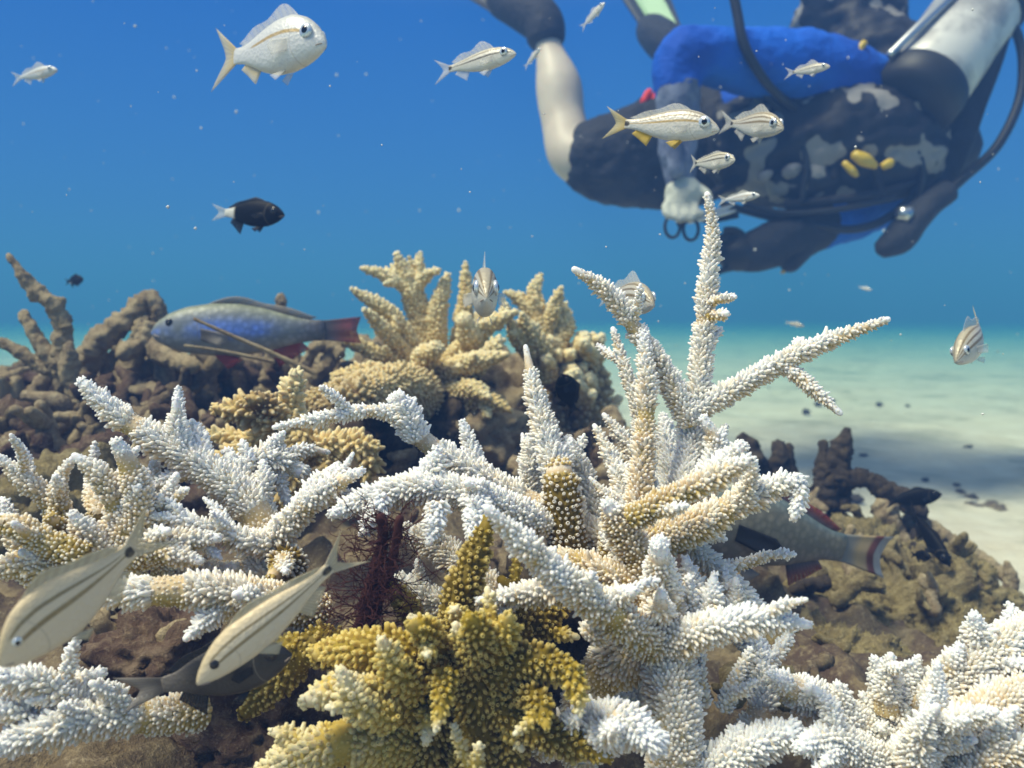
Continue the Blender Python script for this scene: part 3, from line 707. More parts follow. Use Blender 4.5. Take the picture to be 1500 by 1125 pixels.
# turf rocks on the right
m = NB('turf_blades'); M['blade'] = m.fin(m.ramp(m.attr('tone'), [(0, (.14, .11, .045)), (.5, (.36, .29, .12)), (1, (.60, .52, .30))]), .9, .1)
def turf_on(o, me, count, seed):
    g = np.random.default_rng(seed+300)
    nv = len(me.vertices); co = np.empty(nv*3, np.float32); me.vertices.foreach_get('co', co); co = co.reshape(-1, 3)
    no = np.empty(nv*3, np.float32); me.vertices.foreach_get('normal', no); no = no.reshape(-1, 3)
    k = g.integers(0, nv, count); p = co[k]; n = no[k]+g.normal(size=(count, 3))*.45; n /= np.linalg.norm(n, axis=1)[:, None]
    t = np.cross(n, g.normal(size=(count, 3))); t /= np.linalg.norm(t, axis=1)[:, None]; b_ = np.cross(n, t)
    L_ = g.uniform(.0015, .0045, (count, 1)); w_ = .00045
    V = np.stack([p-n*.0006+t*w_, p-n*.0006-t*w_*.5+b_*w_*.87, p-n*.0006-t*w_*.5-b_*w_*.87, p+n*L_+t*L_*.3], 1).reshape(-1, 3)
    q = np.arange(count)[:, None]*4
    T3 = np.vstack([q+np.array([0, 1, 3]), q+np.array([1, 2, 3]), q+np.array([2, 0, 3])])
    c = link('turf', mesh_np('turf', V, [T3], attrs={'tone': np.repeat(np.clip(g.normal(.45, .25, count), 0, 1), 4)}), M['blade'], o); c['kind'] = 'stuff'
for i, (x, y, d, s, q, lab) in enumerate([
    (1290,882,.90,(.12,.075,.032),1,'wide olive turf covered rock ledge under the banded tail parrotfish'),
    (1385,880,.92,(.075,.06,.045),2,'rounded olive turf covered rock right of the parrotfish tail'),
    (1400,955,.84,(.055,.05,.055),3,'tall olive turf covered rock above the right white staghorn'),
    (1180,985,.74,(.085,.06,.038),4,'low olive turf covered rock beside the right white staghorn'),
    (1265,800,1.02,(.07,.05,.022),5,'yellowish turf covered rock behind the parrotfish tail')]):
    me = lump_mesh('turf_rock', i+20, 6, .42, s, .35, .07); me.materials.append(M['turf'])
    o = place('turf_rock', me, P(x, y, d), 1.0, (0, 0, i*1.1), M['turf'], lab, 'rock')
    turf_on(o, me, 9000, i)
for i, (x, y, d, s, lab, mt) in enumerate([
    (230,960,.54,(.045,.04,.028),'brown pitted reef stone behind the dark damselfish','maroon'),
    (390,1060,.47,(.042,.04,.035),'maroon fuzzy reef stone left of the ochre coral','maroon'),
    (830,900,.55,(.05,.04,.04),'dark mossy reef stone seen through the gap in the staghorn','dark_dead'),
    (700,640,.98,(.05,.05,.05),'pale grey stone in the hollow under the cream thicket','dead'),
    (640,640,1.0,(.09,.06,.06),'dark purple reef stone under the cream thicket','dark_dead'),
    (90,740,.72,(.06,.05,.04),'mossy reef stone behind the cream white staghorn','turf'),
    (560,590,1.2,(.12,.07,.07),'tan reef stone filling the gap behind the shelf coral','dead'),
    (760,600,1.18,(.12,.07,.08),'tan reef stone behind the slender antler clump','dead'),
    (455,590,1.16,(.07,.05,.05),'brown reef stone under the parrotfish tail','dead'),
    (110,610,1.15,(.13,.06,.075),'dark brown reef stone behind the dead antler coral','reef'),
    (255,605,1.2,(.14,.06,.085),'dark brown reef stone under the arched dead coral','maroon'),
    (375,600,1.22,(.12,.06,.075),'dark brown reef stone under the belly of the parrotfish','reef')]):
    me = lump_mesh('reef_stone', i+40, 5, .4, s, .4, .06); me.materials.append(M[mt])
    place('reef_stone', me, P(x, y, d), 1.0, (0, 0, i), M[mt], lab, 'stone')
g = np.random.default_rng(77); peb = lump_mesh('sand_pebble', 91, 3, .4, (1, .8, .5), .3, .1)
for i in range(16):
    d = g.uniform(1.5, 4.5); x = g.uniform(1120, 1500); X = P(x, 600, d); sz = g.uniform(.008, .022)
    place('sand_pebble', peb, (X[0], X[1], .01), sz, (0, 0, g.uniform(0, 6)), M['dark_dead'], 'small dark rubble pebble lying on the open pale sand', 'pebble', 'pebbles on the open sand')
# thin dead sticks in front of the parrotfish
for pts, lab in (([(284,467,.83,5),(340,492,.84,6),(400,518,.85,7),(462,547,.86,8)], 'long thin grey stick slanting across the blue parrotfish'),
                 ([(270,506,.84,4),(330,515,.85,5),(400,530,.86,6)], 'short thin grey stick below the blue parrotfish')):
    o = px_tube('dead_stick', None, pts, M['dead'], .1, 90, 5); tag(o, lab, 'stick')
#FISH
# ------------------------------------------------------------------ fish
PROF = {   # s, top, bottom, half width  (unit: body length from snout to tail base)
 'grunt': [(0,.004,-.012,.006),(.015,.026,-.030,.018),(.05,.062,-.052,.034),(.12,.112,-.082,.056),(.22,.158,-.112,.075),(.35,.180,-.135,.084),(.5,.166,-.140,.080),(.65,.126,-.115,.060),(.8,.076,-.072,.036),(.9,.052,-.048,.022),(1,.048,-.045,.012)],
 'slim':  [(0,.0,-.010,.006),(.015,.020,-.026,.016),(.05,.050,-.046,.030),(.12,.085,-.072,.048),(.22,.112,-.098,.062),(.35,.124,-.116,.068),(.5,.116,-.116,.062),(.65,.092,-.094,.048),(.8,.062,-.060,.030),(.9,.046,-.042,.020),(1,.042,-.040,.010)],
 'damsel':[(0,.0,-.010,.006),(.02,.035,-.04,.02),(.06,.085,-.080,.036),(.14,.150,-.135,.060),(.26,.205,-.190,.078),(.42,.225,-.215,.080),(.58,.205,-.200,.068),(.74,.150,-.150,.045),(.88,.080,-.082,.024),(1,.062,-.062,.012)],
 'parrot':[(0,.0,-.020,.012),(.012,.030,-.040,.028),(.04,.062,-.066,.046),(.1,.108,-.100,.068),(.2,.148,-.130,.085),(.35,.170,-.150,.094),(.5,.168,-.150,.090),(.65,.140,-.128,.070),(.8,.094,-.088,.044),(.9,.070,-.066,.028),(1,.064,-.060,.016)],
}
def fish_mat(name, base, belly, back, stripes, spot=None, metal=.12, rough=.42, fade=None, blotch=0.0, blue=None, red=None, scale=38):
    m = NB(name); u = m.attr('fu'); v = m.attr('fv')
    col = m.mix(m.mr(v, -.9, .1), belly, base); col = m.mix(m.mr(v, .45, 1.0), col, back)
    if blue:
        k = m.math('MULTIPLY', m.mr(m.math('ABSOLUTE', m.math('ADD', v, -.05)), .55, .1), m.mr(u, .8, .6)); k = m.math('MULTIPLY', k, m.mr(m.noise(3.0, 3, .6, m.coord()), .35, .6))
        col = m.mix(k, col, blue)
    if red: col = m.mix(m.mr(u, red[1], red[2]), col, red[0])
    for (c0, c1, wd, u0, u1, sc_) in stripes:          # stripe centre runs c0 at the head to c1 at the tail
        ctr = m.math('ADD', c0, m.math('MULTIPLY', u, c1-c0))
        k = m.mr(m.math('ABSOLUTE', m.math('SUBTRACT', v, ctr)), wd, wd*.35)
        k = m.math('MULTIPLY', k, m.math('MULTIPLY', m.mr(u, u0-.03, u0+.03), m.mr(u, u1+.04, u1-.04)))
        col = m.mix(m.math('MULTIPLY', k, .92), col, sc_)
    if spot:
        k = m.math('ADD', m.math('POWER', m.math('MULTIPLY', m.math('ADD', u, -spot[0]), 22), 2.0), m.math('POWER', m.math('MULTIPLY', m.math('ADD', v, -spot[1]), 1.6), 2.0))
        col = m.mix(m.mr(k, 1.1, .5), col, (.012, .011, .012))
    # gill cover edge
    gl = m.math('SUBTRACT', u, m.math('MULTIPLY_ADD', m.math('POWER', m.math('ABSOLUTE', v), 2.0), -.07, .285))
    col = m.mix(m.math('MULTIPLY', m.mr(m.math('ABSOLUTE', gl), .008, .002), .35), col, (.30, .27, .22))
    col = m.mix(m.math('MULTIPLY', m.mr(m.noise(9, 4, .6, m.coord()), .4, .7), .16), col, back)
    h = m.voro(scale, m.coord()); m.bump(h, .12, .004)
    col = m.mix(m.math('MULTIPLY', m.mr(h, .25, .6), .35 if scale < 30 else .10), col, back, 'MULTIPLY' if scale < 30 else 'MIX')
    return m.fin(col, rough, .5 if rough < .52 else .12, Metallic=metal)
def fin_mat(name, base, edge, alpha=.55, rays=1.0):
    m = NB(name); r = m.attr('fr'); q = m.attr('fq')
    k = m.math('SINE', m.math('MULTIPLY', q, 62.0)); k = m.math('MULTIPLY_ADD', k, .5, .5)
    col = m.mix(m.mr(r, .1, .9), base, edge); col = m.mix(m.math('MULTIPLY', k, .25*rays), col, (.9, .9, .86), 'MULTIPLY')
    a = m.math('MULTIPLY', m.math('MULTIPLY_ADD', k, .25, .8), m.mr(r, 1.05, .2, alpha*.75, alpha), clamp=True)
    m.b.inputs['Alpha'].default_value = alpha; m.lk(a, m.b.inputs['Alpha'])
    return m.fin(col, .5, .3)
def plain(name, c, rough=.5, spec=.4, metal=0.0, nz=0.0, nsc=20):
    m = NB(name)
    col = c
    if nz: col = m.mix(m.math('MULTIPLY', m.mr(m.noise(nsc, 4, .6), .35, .7), nz), c, tuple(x*.45 for x in c))
    return m.fin(col, rough, spec, Metallic=metal)
M['pupil'] = plain('pupil', (.006, .007, .01), .12, .6); M['iris'] = plain('iris', (.70, .76, .80), .2, .6, .5); M['iris_dark'] = plain('iris_dark', (.02, .02, .025), .25, .5); M['mouth'] = plain('mouth', (.30, .25, .22), .6)
OCH = (.42, .27, .055); DRK = (.035, .028, .02); GRY = (.24, .20, .14)
M['grunt'] = fish_mat('grunt_skin', (.66, .64, .58), (.80, .80, .77), (.50, .46, .36), [(.28, .1, .11, .12, .98, OCH), (.66, .45, .08, .06, .9, GRY), (.86, .85, .06, .12, .85, GRY)], (.985, .05))
M['grunt_pale'] = fish_mat('grunt_pale_skin', (.64, .66, .66), (.78, .79, .78), (.52, .54, .52), [(.30, .12, .10, .13, .75, OCH)], None)
M['grunt_dark'] = fish_mat('grunt_dark_skin', (.66, .65, .58), (.80, .81, .78), (.46, .43, .32), [(.30, .08, .13, .02, .99, DRK), (.74, .55, .09, .03, .9, (.12, .09, .05))], (.985, .05))
M['grunt_brown'] = fish_mat('grunt_brown_skin', (.62, .60, .52), (.76, .76, .72), (.42, .38, .28), [(.28, .08, .13, .0, .98, (.19, .13, .05)), (.64, .46, .09, .0, .95, (.16, .11, .05)), (.88, .84, .07, .0, .85, (.18, .13, .06))], (.985, .05))
M['near_fish'] = fish_mat('near_fish_skin', (.70, .61, .46), (.72, .65, .52), (.60, .50, .32), [(.28, .06, .12, .15, .98, (.20, .14, .045)), (.72, .40, .085, .13, .92, (.20, .15, .06))], (.975, .05), .05, .5)
M['black_fish'] = fish_mat('black_fish_skin', (.005, .005, .007), (.008, .008, .009), (.004, .004, .005), [], None, .0, .55)
M['bicolor'] = fish_mat('bicolor_skin', (.004, .005, .008), (.006, .006, .01), (.003, .004, .006), [], None, .0, .55, red=((.75, .75, .70), .80, .86))
M['grey_dark'] = fish_mat('grey_dark_skin', (.022, .020, .019), (.05, .045, .042), (.012, .011, .011), [], None, .0, .5, red=((.16, .14, .125), .7, 1.0))
M['parrot_blue'] = fish_mat('parrot_blue_skin', (.24, .27, .33), (.40, .38, .36), (.28, .30, .22), [], None, .05, .5, blue=(.17, .30, .86), red=((.12, .12, .15), .78, 1.0), scale=27)
M['parrot_green'] = fish_mat('parrot_green_skin', (.25, .22, .16), (.30, .26, .22), (.20, .25, .24), [], None, .05, .5, scale=27)
M['fin_clear'] = fin_mat('fin_clear', (.66, .66, .62), (.74, .74, .70), .42); M['fin_yellow'] = fin_mat('fin_yellow', (.66, .52, .20), (.70, .62, .36), .62); M['fin_gold'] = fin_mat('fin_gold', (.62, .42, .04), (.62, .46, .10), .85)
M['fin_black'] = fin_mat('fin_black', (.010, .010, .013), (.012, .012, .016), 1.0); M['fin_grey'] = fin_mat('fin_grey', (.10, .09, .085), (.30, .27, .24), .9); M['fin_red'] = fin_mat('fin_red', (.34, .045, .035), (.40, .06, .05), .95); M['fin_tan'] = fin_mat('fin_tan', (.55, .50, .38), (.60, .54, .38), .75)
m = NB('fin_banded'); r = m.attr('fr')
M['fin_banded'] = m.fin(m.ramp(r, [(0, (.20, .22, .22)), (.25, (.30, .27, .22)), (.42, (.50, .36, .18)), (.60, (.50, .36, .20)), (.68, (.20, .06, .05)), (.80, (.16, .05, .05)), (.84, (.42, .40, .38)), (1, (.50, .48, .46))]), .5)
M['fin_redtail'] = fin_mat('fin_redtail', (.10, .09, .11), (.26, .05, .045), 1.0)

def fish(label, kind, head, tail, skin, depth=1.0, width=1.0, roll=0.0, bend=0.0, tilt=0.0, fins='fin_clear', tailm=None, dorsal=1.0, fork=.5, tail_len=.24, tail_h=.16, group='fish', cat='fish', eye=.054, iris='iris', name='fish', pelvic=None, anal=None, pect=1.0, pectm=None, eyepos=(.15, .34), dors_m=None):
    H, T_ = P(*head), P(*tail); ax = H-T_; L = np.linalg.norm(ax)/(1+tail_len*.9); ax /= np.linalg.norm(ax)
    up = np.array([0, 0, 1.0]); up -= ax*np.dot(up, ax); up /= np.linalg.norm(up); sd_ = np.cross(up, ax)
    c, s_ = math.cos(roll), math.sin(roll); up2 = up*c+sd_*s_; sd2 = np.cross(up2, ax)
    # local: +x to the tail, y side, z up, unit body length, origin mid body
    Rm = Matrix(((-ax[0], -sd2[0], up2[0]), (-ax[1], -sd2[1], up2[1]), (-ax[2], -sd2[2], up2[2])))
    o = empty(name, H-ax*L*.4); o.rotation_euler = Rm.to_euler(); o.scale = (L, L, L); tag(o, label, cat, group)
    pr = np.array(PROF[kind]); 
    S = np.unique(np.concatenate([[0, .006, .015, .03, .05, .08], np.linspace(.1, 1, 34)]))
    sm = lambda col: np.interp(S, pr[:, 0], pr[:, col])
    def smooth(y):
        z = y.copy(); z[4:-1] = (y[3:-2]+2*y[4:-1]+y[5:])/4; return z
    top, bot, hw = smooth(sm(1))*depth, smooth(sm(2))*depth, smooth(sm(3))*width
    bx = lambda s: s-.4
    by = lambda s: bend*np.maximum(s-.25, 0)**2
    seg = 24; a = np.arange(seg)/seg*2*np.pi
    zc = (top+bot)/2; hz = (top-bot)/2
    ca = np.cos(a); sa = np.sin(a)
    Y = by(S)[:, None]+hw[:, None]*np.sign(ca)*np.abs(ca)**.9; Z = zc[:, None]+hz[:, None]*np.sign(sa)*np.abs(sa)**1.0
    V = np.stack([np.repeat(bx(S)[:, None], seg, 1), Y, Z], -1).reshape(-1, 3)
    fu = np.repeat(S, seg); fv = np.tile(sa, len(S))
    n = len(S); i = np.arange(n-1)[:, None]*seg; j = np.arange(seg); j2 = (j+1) % seg
    Q = np.stack([i+j, i+seg+j, i+seg+j2, i+j2], -1).reshape(-1, 4)
    V = np.vstack([V, [[bx(0)-.002, 0, zc[0]], [bx(1)+.004, by(1.0), zc[-1]]]]); fu = np.append(fu, [0, 1]); fv = np.append(fv, [0, 0])
    k0 = n*seg; lastr = (n-1)*seg
    Tt = np.vstack([np.stack([j, j2, np.full(seg, k0)], -1), np.stack([lastr+j2, lastr+j, np.full(seg, k0+1)], -1)])
    link('body', mesh_np('body', V, [Q, Tt], attrs={'fu': fu, 'fv': fv}), M[skin], o)
    ztop = lambda s: np.interp(s, S, top); zbot = lambda s: np.interp(s, S, bot); wid = lambda s: np.interp(s, S, hw)
    def fin(nm, base, tip, mat, th=.006, wave=.0, nr=5):
        base = np.array(base, float); tip = np.array(tip, float); m_ = len(base)
        rows = np.linspace(0, 1, nr)
        G = base[None]*(1-rows[:, None, None])+tip[None]*rows[:, None, None]
        e1 = base[-1]-base[0]; e2 = (tip-base).mean(0); nn = np.cross(e1, e2); nn /= np.linalg.norm(nn)+1e-9
        ph = np.linspace(0, 9, m_)[None, :]
        G = G+nn*(np.sin(ph)*rows[:, None]*wave)[:, :, None]
        t_ = th*(1-.85*rows)[:, None, None]/2
        A, B_ = (G+nn*t_).reshape(-1, 3), (G-nn*t_).reshape(-1, 3)
        ii = np.arange(nr-1)[:, None]*m_; jj = np.arange(m_-1)
        q = np.stack([ii+jj, ii+jj+1, ii+m_+jj+1, ii+m_+jj], -1).reshape(-1, 4); nV = nr*m_
        e = (nr-1)*m_+jj; edge = np.stack([e, e+1, e+1+nV, e+nV], -1)
        s0 = np.arange(nr-1)*m_; sL = s0+m_-1
        sides = np.vstack([np.stack([s0, s0+m_, s0+m_+nV, s0+nV], -1), np.stack([sL+m_, sL, sL+nV, sL+m_+nV], -1)])
        fr = np.repeat(rows, m_); fq = np.tile(np.linspace(0, 1, m_), nr)
        return link(nm, mesh_np(nm, np.vstack([A, B_]), [q, q[:, ::-1]+nV, edge, sides], attrs={'fr': np.tile(fr, 2), 'fq': np.tile(fq, 2)}), M[mat], o)
    # tail: hinge line and forked edge
    k = np.linspace(-1, 1, 15); zt, zb = top[-1], bot[-1]; zm = (zt+zb)/2
    tl = tail_len
    fin('tail_fin', [(bx(.985), by(.985), zm+(zt-zb)*.48*q) for q in k], [(bx(1)+tl*(1-fork*(1-abs(q)**1.3)), by(1.0+tl*(1-fork*(1-abs(q)))), zm+tail_h*depth**.3*q) for q in k], tailm or fins, .012, .006)
    if dorsal > 0:
        s_ = np.linspace(.30, .90, 20); hgt = (.105*np.exp(-((s_-.42)/.13)**2)+.062*np.exp(-((s_-.74)/.13)**2)+.014)*dorsal
        fin('dorsal_fin', [(bx(q), by(q), ztop(q)-.008) for q in s_], [(bx(q)+.06+hh*.25, by(q), ztop(q)+hh) for q, hh in zip(s_, hgt)], dors_m or fins, .01, .006)
    s_ = np.linspace(.68, .86, 9); hgt = np.linspace(.10, .035, 9)*(1 if kind != 'damsel' else 1.5)
    fin('anal_fin', [(bx(q), by(q), zbot(q)+.008) for q in s_], [(bx(q)+.05, by(q), zbot(q)-hh) for q, hh in zip(s_, hgt)], anal or fins, .008, .004)
    for sg in (1, -1):
        s_ = np.linspace(.36, .43, 6)
        fin('pelvic_fin', [(bx(q), sg*wid(q)*.35, zbot(q)+.006) for q in s_], [(bx(q)+.09, sg*(wid(q)*.35+.03), zbot(q)-.075*(1-.5*abs(z))) for z, q in enumerate(s_*0+np.linspace(0, 1, 6))] if False else [(bx(q)+.08, sg*(wid(q)*.35+.025), zbot(q)-.075+.05*z) for z, q in zip(np.linspace(0, 1, 6), s_)], pelvic or fins, .006, .002)
        if pect:
            z0 = np.linspace(.035, -.035, 7)*depth
            fin('pectoral_fin', [(bx(.30), sg*wid(.30)*.98, q-.015) for q in z0], [(bx(.30)+.17*pect*(1-.35*abs(z)), sg*(wid(.30)+.045*pect), q*1.6-.03-.02*(1-z)) for z, q in zip(np.linspace(-.6, 1, 7), z0)], pectm or fins, .005, .003)
        # eye
        es, ev = eyepos; zc0 = float(np.interp(es, S, zc)); hz0 = float(np.interp(es, S, hz)); ez = zc0+hz0*ev
        wy = float(wid(es))*math.sqrt(max(0, 1-ev*ev))*.97
        bm = bmesh.new(); bmesh.ops.create_uvsphere(bm, u_segments=16, v_segments=10, radius=eye); 
        for v_ in bm.verts: v_.co.y *= .45
        me = bpy.data.meshes.new('eye'); bm.to_mesh(me); bm.free(); me.polygons.foreach_set('use_smooth', np.ones(len(me.polygons), bool))
        eo = link('eye', me, M[iris], o); eo.location = (bx(es), sg*(wy), ez)
        bm = bmesh.new(); bmesh.ops.create_uvsphere(bm, u_segments=14, v_segments=8, radius=eye*.58)
        for v_ in bm.verts: v_.co.y *= .5
        me = bpy.data.meshes.new('pupil'); bm.to_mesh(me); bm.free(); me.polygons.foreach_set('use_smooth', np.ones(len(me.polygons), bool))
        po = link('pupil', me, M['pupil'], eo); po.location = (-.1*eye, sg*eye*.22, 0)
    # mouth line
    ang = np.linspace(-1, 1, 9); C = np.array([[bx(.014+.045*abs(q)), np.interp(.014+.045*abs(q), S, hw)*np.sign(q)*.99 if q else 0, -.012-.020*abs(q), .0042] for q in ang]); C[4, 0] = bx(.002)
    Vm, Qm, Tm, _, _ = tube_arrays(C, 6); link('mouth', mesh_np('mouth', Vm, [Qm, Tm]), M['mouth'], o)
    return o
SG = 'juvenile striped grunts hovering over the coral'
fish('plump silver fish with yellow tail fins in open blue water', 'grunt', (478,62,.60), (316,88,.66), 'grunt_pale', depth=1.42, width=1.35, fins='fin_clear', tailm='fin_yellow', anal='fin_yellow', fork=.55, tail_len=.26, tail_h=.24, roll=.1, tilt=0, group=SG, eye=.062)
fish('tiny silver fish alone in open water, left of the plump silver one', 'slim', (84,102,.85), (18,116,.87), 'grunt_pale', depth=1.0, group=SG)
fish('slim silver fish with dark side stripe swimming toward the bare leg', 'slim', (756,78,.60), (638,106,.64), 'grunt_dark', depth=1.05, group=SG, fork=.6)
fish('tiny silver fish climbing beside the green edged swim fin', 'slim', (886,4,.80), (851,42,.82), 'grunt_pale', depth=1.1, group=SG)
fish('tiny translucent fish in front of the bare lower leg', 'slim', (792,70,.85), (768,100,.87), 'grunt_pale', depth=1.0, group=SG)
fish('small striped fish in front of the blue sleeve', 'slim', (1216,97,.66), (1150,108,.69), 'grunt_dark', depth=1.0, group=SG)
fish('large gold striped silver fish with golden lower fins in front of the black shorts', 'grunt', (1054,190,.56), (888,180,.60), 'grunt', depth=1.0, width=1.0, fins='fin_clear', tailm='fin_yellow', anal='fin_gold', pelvic='fin_gold', dorsal=.5, fork=.55, tail_h=.17, group=SG, eye=.062)
fish('silver fish with raised dorsal fin, nose to tail behind the gold striped one', 'grunt', (1148,188,.60), (1056,180,.66), 'grunt_brown', depth=1.05, dorsal=.8, group=SG, eye=.062)
fish('short striped fish just above the tip of the tall white spire', 'slim', (1077,234,.58), (1012,240,.62), 'grunt_dark', depth=1.25, dorsal=.3, tail_len=.14, group=SG, eye=.062)
fish('faint silver fish beside the tip of the tall white spire', 'slim', (1113,286,.70), (1052,294,.73), 'grunt_pale', depth=1.0, group=SG, dorsal=.6)
fish('striped fish facing straight out above the cream coral thicket', 'grunt', (713,436,.52), (705,428,.625), 'grunt_brown', depth=1.25, width=1.25, dorsal=1.1, group=SG, eye=.062, pect=1.5)
fish('striped fish half hidden behind the leaning white branch tip', 'grunt', (958,446,.55), (880,430,.62), 'grunt_brown', depth=1.2, width=1.2, group=SG, eye=.062)
fish('striped fish diving head down above the pale sand', 'grunt', (1400,530,.60), (1464,464,.65), 'grunt_brown', depth=1.1, width=1.2, dorsal=.9, group=SG, bend=.25, fins='fin_clear', tailm='fin_yellow', roll=-.15)
fish('speck sized pale fish above the long right hand branch', 'slim', (1277,425,1.3), (1257,420,1.32), 'grunt_pale', group=SG)
fish('speck sized brown fish above the long right hand branch', 'slim', (1178,478,1.3), (1150,472,1.32), 'grunt_brown', group=SG)
fish('pale striped fish gliding over the cream white coral at the frame edge', 'grunt', (0,975,.275), (240,765,.315), 'near_fish', depth=1.5, width=.9, fins='fin_tan', dorsal=.6, fork=.7, tail_len=.30, tail_h=.20, roll=.15, group='pale striped fish close to the coral', pect=0, eye=.034)
fish('pale striped fish with black tail spot above the dark damselfish', 'grunt', (288,1002,.305), (520,800,.33), 'near_fish', depth=.86, width=.9, fins='fin_tan', tailm='fin_tan', dorsal=.35, fork=.75, tail_len=.22, tail_h=.17, roll=.1, group='pale striped fish close to the coral', eye=.03, pect=0, iris='iris_dark')
DG = 'dark damselfish around the reef'
fish('black damselfish with a white tail in open blue water', 'damsel', (417,315,.85), (312,311,.88), 'bicolor', depth=.86, fins='fin_black', tailm='fin_clear', dorsal=.35, group=DG, iris='iris_dark', tail_h=.13, name='damselfish')
fish('tiny black damselfish over the dead antler coral', 'damsel', (122,409,1.3), (96,413,1.32), 'black_fish', fins='fin_black', dorsal=.6, group=DG, iris='iris_dark', name='damselfish')
fish('black damselfish hovering under the cream finger clump', 'damsel', (822,548,.80), (842,606,.83), 'black_fish', depth=1.25, fins='fin_black', dorsal=.6, group=DG, iris='iris_dark', name='damselfish', roll=.8)
fish('dark grey damselfish with a pale forked tail under the pale striped fish', 'damsel', (428,958,.345), (178,1018,.335), 'grey_dark', depth=1.0, fins='fin_black', tailm='fin_grey', dorsal=.5, group=DG, iris='iris_dark', fork=.5, tail_len=.34, tail_h=.15, name='damselfish')
fish('black damselfish pointing at the pale sand above the turf rocks', 'damsel', (1380,724,.98), (1296,736,1.0), 'black_fish', depth=.9, fins='fin_black', dorsal=.5, group=DG, iris='iris_dark', name='damselfish')
fish('black damselfish nosing down the turf rock behind the parrotfish tail', 'damsel', (1392,830,.84), (1330,742,.90), 'black_fish', depth=.66, fins='fin_black', dorsal=.4, group=DG, iris='iris_dark', name='damselfish')
fish('small black damselfish tucked in the turf rock beside the banded tail', 'damsel', (1364,816,.80), (1334,812,.83), 'black_fish', depth=.9, fins='fin_black', dorsal=.4, group=DG, iris='iris_dark', name='damselfish')
fish('blue grey parrotfish with red tail and red lower fins above the dead reef', 'parrot', (222,486,.93), (524,484,.96), 'parrot_blue', depth=.98, fins='fin_red', tailm='fin_redtail', dors_m='fin_grey', dorsal=.35, fork=.12, tail_len=.22, tail_h=.082, group='parrotfish', cat='parrotfish', name='parrotfish', iris='iris_dark', eyepos=(.12, .45), eye=.024, pectm='fin_grey')
fish('olive grey parrotfish with banded tail behind the white staghorn', 'parrot', (985,752,.72), (1296,816,.80), 'parrot_green', depth=1.12, fins='fin_grey', tailm='fin_banded', dors_m='fin_redtail', anal='fin_redtail', dorsal=.45, fork=.22, tail_len=.30, tail_h=.105, group='parrotfish', cat='parrotfish', name='parrotfish', iris='iris_dark', pectm='fin_black', pect=1.3, roll=0, eyepos=(.12, .45), eye=.024)
#DIVER
# ------------------------------------------------------------------ diver
def chains_mesh(name, chains, voxel, org, smooth_it=4):
    VV, QQ, TT, n = [], [], [], 0
    for c in chains:
        C = catmull(np.array([[*(P(x, y, d)-org), w_*.5*d/F] for x, y, d, w_ in c]), .012)
        C[:, 3] = np.maximum(C[:, 3], .003)
        V, Q, T_, _, _ = tube_arrays(C, 18)
        VV.append(V); QQ.append(Q+n); TT.append(T_+n); n += len(V)
    me = mesh_np(name, np.vstack(VV), [np.vstack(QQ), np.vstack(TT)])
    o = bpy.data.objects.new(name, me); COL.objects.link(o)
    md = o.modifiers.new('r', 'REMESH'); md.mode = 'VOXEL'; md.voxel_size = voxel
    ms = o.modifiers.new('s', 'SMOOTH'); ms.iterations = smooth_it; ms.factor = .5
    dg = bpy.context.evaluated_depsgraph_get(); me2 = bpy.data.meshes.new_from_object(o.evaluated_get(dg))
    bpy.data.objects.remove(o); me2.name = name
    me2.polygons.foreach_set('use_smooth', np.ones(len(me2.polygons), bool)); me2.materials.clear()
    return me2
diver = empty('person', P(985,215,2.05)); OD = np.array(diver.location)
tag(diver, 'scuba diver in blue shirt and black shorts swimming above the coral with a tank', 'person')
def wear(name, chains, voxel, mat, it=4, parent=diver, fold=0.0):
    me = chains_mesh(name, chains, voxel, OD, it)
    if fold:
        for v in me.vertices:
            k = noise.fractal(Vector((v.co.x*13+v.co.z*9, v.co.y*14, v.co.z*24-v.co.x*7)), .6, 2.0, 3); v.co += v.normal*k*fold
    o = link(name, me, M[mat], parent); return o
m = NB('skin'); M['skin'] = m.fin(m.mix(m.mr(m.noise(14, 3), .3, .7), (.66, .56, .45), (.58, .47, .37)), .5, .4, Subsurface_Weight=.15, Subsurface_Scale=.01)
def cloth(name, c, c2=None, sc_=6, bs=.4):
    m = NB(name); col = m.mix(m.mr(m.noise(sc_, 3), .4, .65), c, c2 or tuple(x*.6 for x in c)); m.bump(m.math('ADD', m.noise(60, 4), m.math('MULTIPLY', m.noise(17, 2), 2.5)), bs, .012); return m.fin(col, .75, .25)
M['blue'] = cloth('blue_shirt', (.002, .11, .62), (.002, .07, .46)); M['black_cloth'] = cloth('black_shorts', (.018, .019, .026), (.03, .031, .04)); M['glove'] = cloth('pale_glove', (.55, .55, .48), (.35, .36, .34)); M['sleeve'] = cloth('printed_sleeve', (.10, .12, .20), (.22, .25, .36), 16)
M['neoprene'] = cloth('neoprene', (.022, .023, .03), (.035, .036, .045)); M['rubber'] = plain('rubber', (.02, .021, .025), .5, .3); M['green'] = plain('pale_green_rubber', (.48, .66, .40), .6, .3); M['yellow'] = plain('yellow_plastic', (.62, .42, .02), .4, .5, 0, .3, 40); M['red'] = plain('red_print', (.75, .03, .03), .6)
m = NB('dive_vest'); v1 = m.voro(9.5, None); k = m.mr(m.noise(13, 1.5), .57, .60)
M['vest'] = m.fin(m.mix(k, (.012, .013, .021), (.26, .245, .235)), .6, .3)
m = NB('scratched_tank'); c0 = m.mix(m.mr(m.noise(9, 5, .6), .4, .62), (.66, .64, .61), (.34, .33, .33)); M['tank'] = m.fin(c0, .4, .5, Metallic=.05)
M['panel'] = cloth('grey_panel', (.26, .25, .25), (.17, .17, .18), 30)
